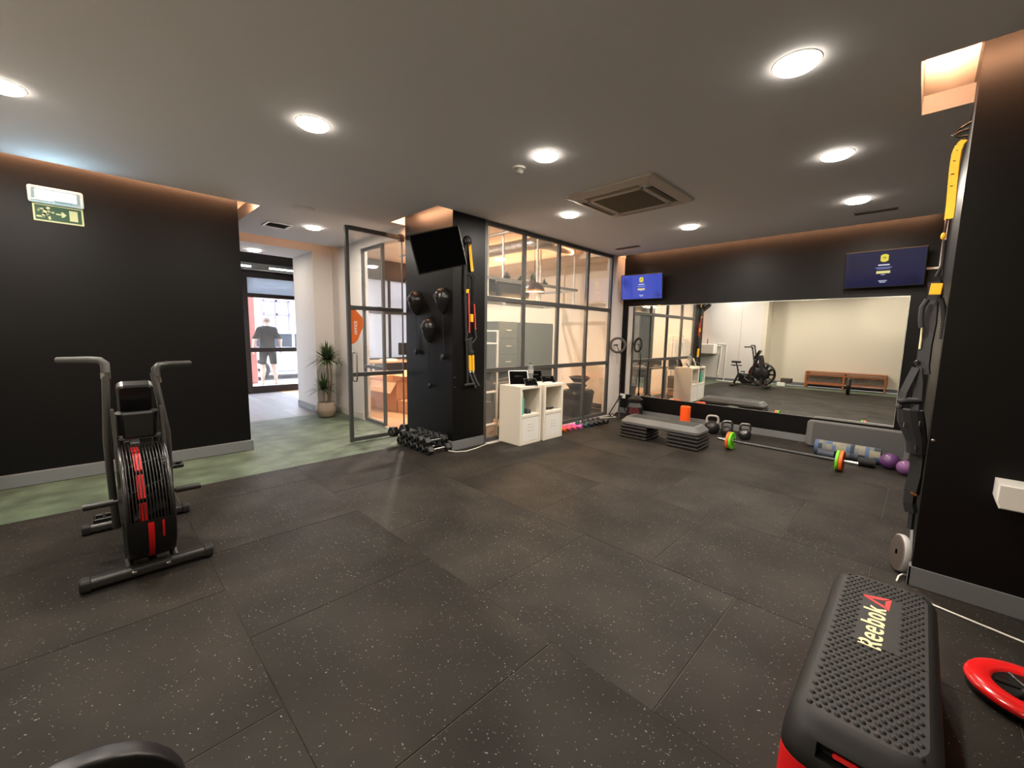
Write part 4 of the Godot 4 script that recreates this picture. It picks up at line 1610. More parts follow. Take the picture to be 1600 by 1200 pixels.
# ---------------------------------------------------------------- things on the walls
func screen_image(base: Color, leaf: Color) -> Image:
	var im := Image.create(384, 216, false, Image.FORMAT_RGB8)
	im.fill(base)
	# darker palm leaves in two corners
	for k in 16:
		var o := Vector2(12, 70) if k < 9 else Vector2(372, 190)
		var d := Vector2.from_angle((-1.3 + 0.28 * k) if k < 9 else (PI + 0.9 - 0.3 * (k - 9)))
		for s in 90:
			var p := o + d * s * 1.0 + Vector2(0, s * s * 0.004)
			var w := 1 + int(4.0 * sin(PI * s / 90.0))
			for q in range(-w, w + 1):
				if (s / 6) % 2 == 0:
					var x := int(p.x - d.y * q); var y := int(p.y + d.x * q)
					if x >= 0 and y >= 0 and x < 384 and y < 216:
						im.set_pixel(x, y, leaf)
	# yellow badge, words and button
	for y in 216:
		for x in 384:
			var p := Vector2(x - 192, y - 44)
			if absf(p.x) < 20 and absf(p.y) < 24 and absf(p.x) * 0.6 + absf(p.y) < 28:
				im.set_pixel(x, y, Color(0.98, 0.90, 0.35) if p.length() > 9 or p.y > 3 else Color(0.75, 0.72, 0.25))
	im.fill_rect(Rect2i(164, 82, 56, 8), Color(0.9, 0.92, 0.98))
	im.fill_rect(Rect2i(152, 100, 80, 4), Color(0.62, 0.66, 0.9))
	im.fill_rect(Rect2i(160, 108, 64, 3), Color(0.62, 0.66, 0.9))
	im.fill_rect(Rect2i(158, 122, 68, 16), Color(0.98, 0.93, 0.62))
	im.fill_rect(Rect2i(182, 143, 20, 4), Color(0.8, 0.82, 0.95))
	im.fill_rect(Rect2i(172, 180, 42, 5), Color(0.85, 0.88, 0.96))
	im.fill_rect(Rect2i(178, 189, 30, 5), Color(0.85, 0.88, 0.96))
	return im


func television(label: String, c: Vector3, w: float, h: float, bas: Basis, energy: float, arm: Vector3, base := Color.BLACK, leaf := Color.BLACK):
	var t := thing("television", label, "television", c)
	t.basis = bas
	var b := B.new()
	b.box(Vector3(0, 0, -0.02), Vector3(w, h, 0.035), 0.006)
	b.box(Vector3(0, -0.05, -0.05), Vector3(w * 0.6, h * 0.55, 0.04), 0.012)
	obj("casing", b, M.black_plastic, t)
	b = B.new()
	var a := Vector3(w / 2 - 0.012, h / 2 - 0.012, 0)
	b.quad(Vector3(-a.x, -a.y, -0.0015), Vector3(a.x, -a.y, -0.0015), Vector3(a.x, a.y, -0.0015), Vector3(-a.x, a.y, -0.0015))
	var m: StandardMaterial3D
	if energy > 0.0:
		m = mt("screen_%d" % used.size(), Color(0.02, 0.02, 0.03), 0.12)
		m.emission_enabled = true
		m.emission_operator = BaseMaterial3D.EMISSION_OP_MULTIPLY
		m.emission = Color.WHITE
		m.emission_energy_multiplier = energy
		m.emission_texture = ImageTexture.create_from_image(screen_image(base, leaf))
	else:
		m = M.screen_off
	var s := obj("screen", b, m, t)
	s.position.z = 0.0005
	b = B.new()
	var back := bas.inverse() * (arm - c)
	b.tube([Vector3(0, 0, -0.06), Vector3(back.x * 0.3, back.y * 0.3, -0.06 + (back.z + 0.06) * 0.5), back], 0.02, 8)
	b.box(Vector3(0, 0, -0.065), Vector3(0.2, 0.2, 0.012), 0.003)
	obj("wall_bracket", b, M.black_matte, t)


func wall_things():
	var b: B
	# mirror
	var mr := thing("mirror", "long frameless wall mirror on the black wall", "mirror", Vector3(-2.01, 1.165, ZM + 0.001))
	b = B.new()
	b.box(Vector3(0, 0, 0.003), Vector3(3.70, 1.60, 0.006), 0.0)
	obj("silvered_glass", b, M.mirror, mr)
	b = B.new()
	for s in [-1.0, 1.0]:
		b.box(Vector3(0, s * 0.803, 0.0045), Vector3(3.712, 0.008, 0.009))
		b.box(Vector3(s * 1.853, 0, 0.0045), Vector3(0.008, 1.60, 0.009))
	obj("polished_edge", b, M.mirror_edge, mr)
	# televisions
	television("lit blue television left above the long mirror", Vector3(-3.555, 2.285, -6.76), 0.73, 0.43, Basis(Vector3.UP, 0.12) * Basis(Vector3.RIGHT, 0.12), 0.8, Vector3(-3.52, 2.25, ZM), Color(0.26, 0.34, 0.80), Color(0.12, 0.16, 0.45))
	television("dim navy television right above the long mirror", Vector3(-0.42, 2.295, -6.78), 0.74, 0.44, Basis(Vector3.UP, -0.02) * Basis(Vector3.RIGHT, 0.16), 0.8, Vector3(-0.42, 2.28, ZM), Color(0.10, 0.12, 0.27), Color(0.06, 0.075, 0.17))
	# switched-off screen on the column, turned and tilted on its arm
	var cx := at(685, 391, 2, -2.80)
	var zz := (EYE - cx).normalized()
	var bs := Basis(zz, 0.245) * Basis(Vector3.UP.cross(zz).normalized(), zz.cross(Vector3.UP.cross(zz).normalized()), zz)
	television("black switched-off screen on the column", cx, 0.56, 0.435, bs, 0.0, Vector3(-4.1, 2.3, -2.997))
	# emergency light and exit sign on the left wall
	var e := thing("emergency_light", "bright white emergency light on the black left wall", "emergency light", Vector3(XL, 2.57, 0.125))
	b = B.new()
	b.prism(rrect(0.34, 0.145, 0.02), 0.0, 0.03, Transform3D(Basis(Vector3(0, 0, -1), Vector3(0, 1, 0), Vector3(1, 0, 0)), Vector3.ZERO), 0.004)
	obj("base", b, mt("lamp_base", Color(0.62, 0.74, 0.78), 0.4), e)
	b = B.new()
	b.prism(rrect(0.32, 0.125, 0.02), 0.03, 0.055, Transform3D(Basis(Vector3(0, 0, -1), Vector3(0, 1, 0), Vector3(1, 0, 0)), Vector3.ZERO), 0.01)
	obj("cover", b, M.glass, e)
	b = B.new()
	for s in [-1.0, 1.0]:
		b.cyl(Vector3(0.042, 0.019 * s, -0.125), Vector3(0.042, 0.019 * s, 0.125), 0.016, -1, 10)
	obj("light_tube", b, M.tube_white, e)
	var l := AreaLight3D.new()
	l.name = "emergency_lamp"
	l.area_size = Vector2(0.24, 0.05)
	l.light_color = Color(0.72, 0.90, 1.0)
	l.light_energy = 0.3
	l.shadow_enabled = true
	l.area_range = 10.0
	e.add_child(l)
	l.position = Vector3(0.06, 0.01, 0)
	l.basis = Basis(Vector3(0, 0, 1), Vector3(0, 1, 0), Vector3(-1, 0, 0)) 
	var xs := thing("exit_sign", "green running figure exit sign below the emergency light", "exit sign", Vector3(XL, 2.425, 0.12))
	var tr := Transform3D(Basis(Vector3(0, 0, -1), Vector3(0, 1, 0), Vector3(1, 0, 0)), Vector3.ZERO)
	b = B.new()
	b.prism(rrect(0.31, 0.15, 0.006, 2), 0.0, 0.004, tr)
	obj("plate", b, M.sign_cream, xs)
	b = B.new()
	b.prism(rrect(0.285, 0.125, 0.003, 2), 0.004, 0.005, tr)
	obj("green_field", b, M.sign_green, xs)
	var marks := B.new()
	marks.prism(circle2(0.012, 14, Vector2(-0.062, 0.042)), 0.005, 0.0058, tr)
	for g in [[-0.078, 0.028, -0.088, -0.008, 0.026], [-0.080, 0.030, -0.118, 0.030, 0.014], [-0.118, 0.030, -0.122, 0.012, 0.012], [-0.078, 0.026, -0.050, 0.008, 0.012], [-0.050, 0.008, -0.030, 0.008, 0.012],
			[-0.090, -0.008, -0.060, -0.020, 0.016], [-0.060, -0.020, -0.058, -0.050, 0.015], [-0.092, -0.008, -0.096, -0.036, 0.016], [-0.096, -0.036, -0.132, -0.036, 0.014]]:
		var p0 := Vector2(g[0], g[1]); var p1 := Vector2(g[2], g[3])
		var nn: Vector2 = (p1 - p0).orthogonal().normalized() * g[4] / 2
		var ex: Vector2 = (p1 - p0).normalized() * g[4] * 0.3
		marks.prism([p0 - ex + nn, p0 - ex - nn, p1 + ex - nn, p1 + ex + nn], 0.005, 0.0058, tr)
	obj("running_figure", marks, M.sign_cream, xs)
	b = B.new()
	b.prism([Vector2(-0.018, 0.006), Vector2(-0.018, -0.006), Vector2(0.02, -0.006), Vector2(0.012, -0.022), Vector2(0.028, -0.022), Vector2(0.048, 0), Vector2(0.028, 0.022), Vector2(0.012, 0.022), Vector2(0.02, 0.006)], 0.005, 0.0058, tr)
	obj("arrow", b, M.sign_cream, xs)
	b = B.new()
	b.prism([Vector2(0.065, -0.045), Vector2(0.118, -0.045), Vector2(0.118, 0.045), Vector2(0.065, 0.045)], 0.005, 0.0058, tr)
	obj("door_mark", b, M.sign_cream, xs)
	# three teardrop cable trainers on the column with hanging cords
	var spots := [[at(646, 470, 2, -2.96), 1.18, "black teardrop cable trainer nearest the open glass door"], [at(688, 466, 2, -2.96), 1.14, "black teardrop cable trainer nearest the column edge"], [at(667, 513, 2, -2.96), 0.76, "black teardrop cable trainer mounted below the other two"]]
	for q in spots:
		var t := thing("cable_trainer", q[2], "cable trainer", Vector3(q[0].x, q[0].y, -3.02), 0, "teardrop trainers on the column")
		b = B.new()
		var rings := []
		for k in 9:
			var s := k / 8.0
			var ring := []
			var rr := sin(acos(clampf(s, 0, 1))) if k < 8 else 0.03
			for j in 24:
				var a := TAU * j / 24
				var px := cos(a) * 0.095
				var py := sin(a) * (0.13 if sin(a) > 0 else 0.185)
				px *= 1.0 if sin(a) > 0 else (1.0 - 0.55 * pow(-sin(a), 1.4) * 1.0)
				ring.append(Vector3(px * rr, 0.015 * s + py * rr, 0.13 * s))
			rings.append(ring)
		for k in rings.size() - 1:
			for j in 24:
				b.quad(rings[k][j], rings[k][(j + 1) % 24], rings[k + 1][(j + 1) % 24], rings[k + 1][j])
		obj("housing", b, M.black_satin, t)
		b = B.new()
		b.lathe([Vector2(0, 0.006), Vector2(0.03, 0.006), Vector2(0.034, 0.0), Vector2(0.03, -0.006)], 14, Vector3(0.0, 0.02, 0.135), Basis(Vector3.RIGHT, PI / 2))
		obj("hub", b, M.dark_steel, t)
		b = B.new()
		var dy: float = q[1] - q[0].y
		b.tube([Vector3(0, -0.17, 0.03), Vector3(0.005, dy * 0.6, 0.02), Vector3(0.002, dy + 0.04, 0.02)], 0.005, 6)
		obj("cord", b, M.black_plastic, t)
		b = B.new()
		b.ball(Vector3(0.002, dy, 0.03), Vector3(0.026, 0.04, 0.026), 10, 8)
		obj("cord_stop", b, M.black_satin, t)
	for y in [0.90, 0.78]:
		b = B.new()
		b.lathe([Vector2(0, 0.004), Vector2(0.006, 0.003), Vector2(0.008, 0)], 8, Vector3.ZERO, Basis(Vector3(0, 0, 1), -PI / 2))
		var o := obj("wall_bolt", b, M.chrome)
		tag(o, "tiny bright bolt on the black column, %s" % ("upper one" if y > 0.85 else "lower one"), "bolt")
		o.position = Vector3(-3.97, y, -3.05)
	suspension_trainer()
	# power outlet near the left end of the mirror wall
	var ou := thing("power_outlet", "white double power outlet with black plug on the black wall", "outlet", Vector3(-3.93, 0.32, ZM))
	b = B.new(); b.box(Vector3(0, 0, 0.006), Vector3(0.16, 0.085, 0.012), 0.003); obj("plate", b, M.white_plastic, ou)
	b = B.new(); b.box(Vector3(0.0, -0.012, 0.03), Vector3(0.04, 0.045, 0.05), 0.006); obj("plug", b, M.black_plastic, ou)
	# white basin on the right wall, partly outside the frame
	var ba := thing("wall_basin", "white wall-hung basin edge on the black right wall", "basin", Vector3(0.62, 0.60, -3.3))
	b = B.new()
	b.prism([Vector2(-0.28, 0.125), Vector2(-0.28, 0.035), Vector2(-0.268, 0.0), Vector2(0.268, 0.0), Vector2(0.28, 0.035), Vector2(0.28, 0.125)], 0.0, 0.16, Transform3D(), 0.006)
	obj("bowl", b, M.white_plastic, ba)
	b = B.new(); b.cyl(Vector3(-0.19, 0.09, 0.16), Vector3(-0.19, 0.09, 0.163), 0.007, -1, 10); obj("overflow_ring", b, M.grey_plastic, ba)


func suspension_trainer():
	# yellow and black straps hanging on the right face of the column (plane x = -3.97)
	var X := -3.945
	var t := thing("suspension_trainer", "yellow and black suspension trainer hanging on the column", "suspension trainer", Vector3.ZERO)
	var P := func(x, y): return at(x, y, 0, X)
	var b := B.new()
	b.lathe([Vector2(0, 0.03), Vector2(0.045, 0.025), Vector2(0.062, 0.01), Vector2(0.064, 0)], 20, Vector3(-3.97, 2.52, -3.235), Basis(Vector3(0, 0, 1), -PI / 2))
	obj("anchor_plate", b, M.black_satin, t)
	b = B.new()
	b.tube([Vector3(-3.945, 2.52, -3.235), Vector3(-3.92, 2.50, -3.235), Vector3(-3.92, 2.47, -3.235), Vector3(-3.94, 2.46, -3.235)], 0.006, 6)
	obj("anchor_ring", b, M.chrome, t)
	b = B.new()
	b.strap([P.call(734, 382), P.call(736, 405), P.call(738, 424)], Vector3(0, 0, 1), 0.042, 0.004)
	obj("yellow_strap", b, M.yellow_web, t)
	b = B.new()
	b.strap([P.call(729, 382), P.call(728, 410), P.call(727, 450), P.call(729, 520), P.call(731, 600)], Vector3(0, 0, 1), 0.03, 0.004)
	obj("black_strap", b, M.black_web, t)
	b = B.new()
	var loop := []
	for k in 15:
		var a := PI * k / 14
		loop.append(P.call(737 + 4.6 * cos(a), 436 - 8 * sin(a)))
	loop.append(P.call(732.5, 460)); loop.push_front(P.call(741.5, 470))
	b.tube(loop, 0.007, 6)
	obj("loop", b, M.black_web, t)
	b = B.new()
	b.cyl(P.call(730, 452), P.call(730, 458), 0.022, 0.02, 12)
	obj("yellow_ferrule", b, M.yellow_web, t)
	for q in [[732.5, 458, 733.5, 520], [741, 475, 743, 515]]:
		b = B.new()
		b.tube([P.call(q[0], q[1]), P.call((q[0] + q[2]) / 2, (q[1] + q[3]) / 2), P.call(q[2], q[3])], 0.009, 8)
		obj("red_band", b, M.red_band, t)
	b = B.new()
	b.cyl(P.call(736.5, 491), P.call(736.5, 503), 0.024, 0.024, 12)
	obj("yellow_buckle", b, M.yellow_web, t)
	for q in [[731, 518, 727, 532, 738, 528], [742, 514, 744, 528, 738, 536]]:
		b = B.new()
		b.tube([P.call(q[0], q[1]), P.call(q[2], q[3]), P.call(q[4], q[5])], 0.010, 8)
		obj("foot_loop", b, M.grey_web, t)
	b = B.new()
	b.strap([P.call(734, 530), P.call(735, 545), P.call(736, 556)], Vector3(0, 0, 1), 0.06, 0.012)
	b.ball(P.call(737, 551), Vector3(0.02, 0.035, 0.035), 12, 8)
	obj("webbing_bundle", b, M.black_web, t)
	for dx in [0.0, 4.6]:
		b = B.new()
		b.tube([P.call(734 + dx, 555), P.call(734.3 + dx, 566), P.call(734.6 + dx, 579)], 0.019, 12)
		var g := obj("yellow_grip", b, M.yellow_web, t)
		b = B.new()
		b.cyl(P.call(734.6 + dx, 579), P.call(734.7 + dx, 582), 0.012, 0.012, 10)
		obj("grip_end", b, M.white_plastic, g)
	for q in [[734, 583, 744, 606], [740, 583, 749, 603]]:
		b = B.new()
		b.strap([P.call(q[0], q[1]), P.call((q[0] + q[2]) / 2, (q[1] + q[3]) / 2 + 1), P.call(q[2], q[3])], Vector3(0, 0, 1), 0.028, 0.004)
		obj("handle_strap", b, M.grey_web, t)
	b = B.new()
	b.tube([P.call(726, 602), P.call(731, 601), P.call(741, 600)], 0.018, 10)
	obj("foam_handle", b, M.black_matte, t)


# ---------------------------------------------------------------- things on the floor
func hex_dumbbell(called: String, label: String, c: Vector3, axis: float, r: float, ln: float, head: float, hm: Material, gm: Material, group: String) -> Node3D:
	# lies on one flat of its hexagon; c is the point below its middle
	var t := thing(called, label, "dumbbell", c, axis, group)
	var b := B.new()
	var y := r * 0.866
	b.cyl(Vector3(-ln / 2, y, 0), Vector3(ln / 2, y, 0), minf(0.018, r * 0.42), -1, 10)
	obj("handle", b, gm, t)
	for s in [-1.0, 1.0]:
		b = B.new()
		var poly := []
		for k in 6: poly.append(Vector2(cos(TAU * k / 6), sin(TAU * k / 6)) * r)
		b.prism(poly, 0.0, head, Transform3D(Basis(Vector3(0, 0, -s), Vector3(0, 1, 0), Vector3(s, 0, 0)), Vector3(s * (ln / 2 - head), y, 0)), r * 0.16)
		obj("head", b, hm, t)
	return t


func kettlebell(label: String, c: Vector3, r: float, h: float, body: Material, grip: Material, turn: float):
	var t := thing("kettlebell", label, "kettlebell", c, turn, "kettlebells under the mirror")
	var b := B.new()
	var pr := [Vector2(0, 0), Vector2(r * 0.62, 0.0), Vector2(r * 0.68, 0.006)]
	for k in 12:
		var a := lerpf(-0.85, 1.15, k / 11.0)
		pr.append(Vector2(cos(a) * r, r * 0.8 + sin(a) * r))
	pr.append(Vector2(0, r * 1.76))
	b.lathe(pr, 26)
	obj("bell", b, body, t)
	b = B.new()
	var pts := []
	var top := h - 0.016
	for q in [[-0.62, r * 1.35], [-0.78, r * 1.62], [-0.82, r * 1.95], [-0.72, top - 0.018], [-0.52, top - 0.003], [-0.2, top], [0.2, top], [0.52, top - 0.003], [0.72, top - 0.018], [0.82, r * 1.95], [0.78, r * 1.62], [0.62, r * 1.35]]:
		pts.append(Vector3(q[0] * r * 0.92, q[1], 0))
	b.tube(pts, [0.02, 0.018, 0.016, 0.016, 0.016, 0.016, 0.016, 0.016, 0.016, 0.016, 0.018, 0.02], 10)
	obj("handle", b, grip, t)


func barbell(label: String, c: Vector3, dir: Vector3, ln: float, y: float, discs: Array, bar_m: Material, sleeve_m: Material, thick := 0.014):
	var t := thing("barbell", label, "barbell", c, atan2(-dir.z, dir.x))
	var b := B.new()
	b.cyl(Vector3(-ln / 2 + 0.2, y, 0), Vector3(ln / 2 - 0.2, y, 0), thick, -1, 12)
	obj("bar", b, bar_m, t)
	for s in [-1.0, 1.0]:
		b = B.new()
		b.cyl(Vector3(s * (ln / 2 - 0.2), y, 0), Vector3(s * (ln / 2 - 0.19), y, 0), thick * 2.2, -1, 14)
		b.cyl(Vector3(s * (ln / 2 - 0.2), y, 0), Vector3(s * ln / 2, y, 0), thick * 1.15, -1, 12)
		obj("sleeve", b, sleeve_m, t)
		var x := ln / 2 - 0.188
		for d in discs:
			b = B.new()
			var r: float = d[0]
			var w: float = d[1]
			b.lathe([Vector2(thick * 1.2, 0), Vector2(r * 0.3, 0.0), Vector2(r * 0.35, w * 0.15), Vector2(r * 0.72, w * 0.15), Vector2(r * 0.78, 0), Vector2(r * 0.97, 0.0), Vector2(r, w * 0.2), Vector2(r, w * 0.8), Vector2(r * 0.97, w), Vector2(r * 0.78, w), Vector2(r * 0.72, w * 0.85), Vector2(r * 0.35, w * 0.85), Vector2(r * 0.3, w), Vector2(thick * 1.2, w)], 30,
				Vector3(s * x, y, 0), Basis(Vector3(0, 0, 1), -s * PI / 2))
			obj("plate", b, d[2], t)
			x += w + 0.002
	return t


func cube_shelf(label: String, c: Vector3):
	var t := thing("cube_shelf", label, "shelf", c, 0, "white cube shelves by the partition")
	var w := 0.41   # along z
	var d := 0.39   # along x
	var h := 0.765
	var b: B
	for s in [-1.0, 1.0]:
		b = B.new(); b.box(Vector3(0, h / 2, s * (w / 2 - 0.018)), Vector3(d, h, 0.036), 0.002); obj("side_panel", b, M.white_laminate, t)
	for y in [0.018, 0.375, h - 0.018]:
		b = B.new(); b.box(Vector3(0, y, 0), Vector3(d, 0.036, w - 0.074), 0.002); obj("shelf_board", b, M.white_laminate, t)
	b = B.new(); b.box(Vector3(-d / 2 + 0.004, h / 2, 0), Vector3(0.006, h - 0.07, w - 0.074)); obj("back_panel", b, M.white_laminate, t)
	# door panel with nine drilled holes
	var dr := CSGBox3D.new()
	dr.name = "door_insert"
	dr.size = Vector3(0.018, 0.312, w - 0.082)
	dr.material = M.white_plastic
	for i in 3:
		for j in 3:
			var drill := CSGCylinder3D.new()
			drill.name = "drilled_hole"
			drill.operation = CSGShape3D.OPERATION_SUBTRACTION
			drill.radius = 0.0075
			drill.height = 0.05
			drill.sides = 12
			drill.material = M.white_plastic
			dr.add_child(drill, true)
			drill.position = Vector3(0, 0.018 + 0.04 * (j - 1), 0.04 * (i - 1))
			drill.rotation.z = PI / 2
	t.add_child(dr)
	dr.position = Vector3(d / 2 - 0.012, 0.197, 0)
	return t


func tablet(label: String, c: Vector3, w: float, h: float, yaw: float, lean: float, rim: Material):
	var t := thing("tablet", label, "tablet", c, yaw)
	var b := B.new()
	var bs := Basis(Vector3.RIGHT, -lean)
	var tr := Transform3D(bs, Vector3.ZERO)
	b.prism(rrect(w, h, 0.012, 3, Vector2(0, h / 2)), -0.008, 0.0, tr, 0.002)
	obj("casing", b, rim, t)
	b = B.new()
	b.prism(rrect(w - 0.022, h - 0.022, 0.004, 2, Vector2(0, h / 2)), 0.0, 0.0008, tr)
	obj("screen", b, M.screen_off, t)
	b = B.new()
	b.box(Vector3(0, h * 0.3, -0.012 - h * sin(lean) * 0.62), Vector3(w * 0.4, h * 0.66, 0.004), 0.0, Basis(Vector3.RIGHT, 0.35))
	obj("stand", b, M.black_plastic, t)


func step_platform(t: Node3D, ln: float, w: float, h: float, y: float):
	# long platform with sloped shoulders and a ribbed mat
	var b := B.new()
	var ring := func(l, ww, rr, yy):
		var out := []
		for q in rrect(l, ww, rr, 4): out.append(Vector3(q.x, yy, -q.y))
		return out
	b.loft([ring.call(ln - 0.02, w - 0.02, 0.05, y), ring.call(ln, w, 0.06, y + 0.012), ring.call(ln, w, 0.06, y + h * 0.4), ring.call(ln - 0.10, w - 0.09, 0.06, y + h * 0.93), ring.call(ln - 0.12, w - 0.11, 0.06, y + h)])
	obj("platform", b, M.mid_grey, t)
	b = B.new()
	for k in 22:
		b.box(Vector3(0, y + h + 0.001, -w / 2 + 0.075 + k * (w - 0.15) / 21.0), Vector3(ln - 0.2, 0.003, 0.006))
	var m := obj("grip_ribs", b, M.grey_plastic, t)
	m.set_meta("kind", "stuff")


func deck():
	# studded step bench in the right foreground; long axis along z
	var c := Vector3(-0.018, 0, -1.895)
	var t := thing("step_bench", "studded black and red step bench with printed white name", "step bench", c)
	var ring := func(w, l, rr, y, k := 6):
		var out := []
		for q in rrect(w, l, rr, k): out.append(Vector3(q.x, y, -q.y))
		return out
	var b := B.new()
	b.loft([ring.call(0.35, 1.16, 0.05, 0.0), ring.call(0.355, 1.17, 0.06, 0.03), ring.call(0.345, 1.15, 0.06, 0.235), ring.call(0.33, 1.13, 0.06, 0.24)], true, true)
	obj("base", b, M.red_plastic, t)
	b = B.new()
	b.loft([ring.call(0.335, 1.14, 0.07, 0.232), ring.call(0.35, 1.155, 0.075, 0.24), ring.call(0.347, 1.145, 0.08, 0.275), ring.call(0.335, 1.115, 0.085, 0.318), ring.call(0.315, 1.07, 0.085, 0.344), ring.call(0.285, 1.01, 0.08, 0.357), ring.call(0.27, 0.985, 0.075, 0.36)], true, true)
	# the shell with its carrying slot cut into the end
	var sh := CSGMesh3D.new()
	sh.name = "shell"
	sh.mesh = b.mesh()
	sh.material = M.deck_rubber
	var cutter := CSGBox3D.new()
	cutter.name = "hand_slot"
	cutter.operation = CSGShape3D.OPERATION_SUBTRACTION
	cutter.size = Vector3(0.17, 0.04, 0.09)
	cutter.material = M.deck_rubber
	sh.add_child(cutter)
	cutter.position = Vector3(0, 0.292, 0.545)
	cutter.rotation.x = -0.35
	t.add_child(sh)
	b = B.new()
	b.prism(rrect(0.125, 0.014, 0.006, 3), -0.01, 0.004, Transform3D(Basis(Vector3.RIGHT, -0.35), Vector3(0.012, 0.289, 0.540)), 0.002)
	obj("red_latch", b, M.red_plastic, t)
	# seam between the two halves of the top
	b = B.new()
	for q in [[-0.135, 0.06, -0.075, 0.06], [-0.075, 0.06, -0.075, 0.10], [-0.075, 0.10, 0.06, 0.10], [0.06, 0.10, 0.06, 0.06], [0.06, 0.06, 0.135, 0.06]]:
		var p0 := Vector3(q[0], 0.3602, q[1]); var p1 := Vector3(q[2], 0.3602, q[3])
		b.box((p0 + p1) / 2, Vector3(absf(p1.x - p0.x) + 0.004, 0.001, absf(p1.z - p0.z) + 0.004))
	obj("seam", b, M.deck_rubber, t)
	# studs
	b = B.new()
	var cell := 0.0225
	for j in 45:
		for i in 12:
			var x := -0.118 + 0.0215 * i + (0.01075 if j % 2 == 1 else 0.0)
			var z := -0.475 + cell * j
			if x > 0.122 or absf(x) > 0.124:
				continue
			if z > -0.36 and z < 0.035 and absf(x - 0.0) < 0.062:
				continue
			var dz := absf(z) - 0.475
			var y := 0.359 - (maxf(dz, 0.0) * 0.55 + maxf(dz, 0.0) * maxf(dz, 0.0) * 4.0)
			var tilt := Basis(Vector3.RIGHT, clampf(dz * 7.0, 0.0, 0.6) * signf(z))
			b.lathe([Vector2(0.0088, -0.002), Vector2(0.0075, 0.0030), Vector2(0.0042, 0.0058), Vector2(0, 0.0066)], 8, Vector3(x, y, z), tilt)
	var st := obj("studs", b, M.deck_rubber, t)
	st.set_meta("kind", "stuff")
	# printed name and triangular emblem
	var up := Basis(Vector3(0, 0, -1), Vector3(-1, 0, 0), Vector3(0, 1, 0))
	b = B.new()
	b.box(Vector3(0, 0.3603, -0.16), Vector3(0.125, 0.002, 0.40))
	var pad := obj("print_panel", b, M.deck_rubber, t)
	var tx := text("Reebok", 0.088, 0.0008, M.cream_print, pad, Transform3D(up, Vector3(-0.012, 0.3622, -0.095)), "lettering", true)
	tx.scale = Vector3(1.0, 1.0, 1.0)
	b = B.new()
	var tr := Transform3D(up, Vector3(0.0, 0.3614, -0.305))
	for poly in [[Vector2(-0.055, -0.025), Vector2(0.05, -0.03), Vector2(0.02, -0.012), Vector2(-0.02, -0.012)], [Vector2(-0.05, -0.022), Vector2(0.01, 0.062), Vector2(0.002, 0.03), Vector2(-0.022, -0.008)], [Vector2(0.05, -0.026), Vector2(0.014, 0.062), Vector2(0.008, 0.028), Vector2(0.022, -0.006)]]:
		b.prism(poly, 0.0, 0.001, tr)
	obj("red_emblem", b, M.red_print, pad)


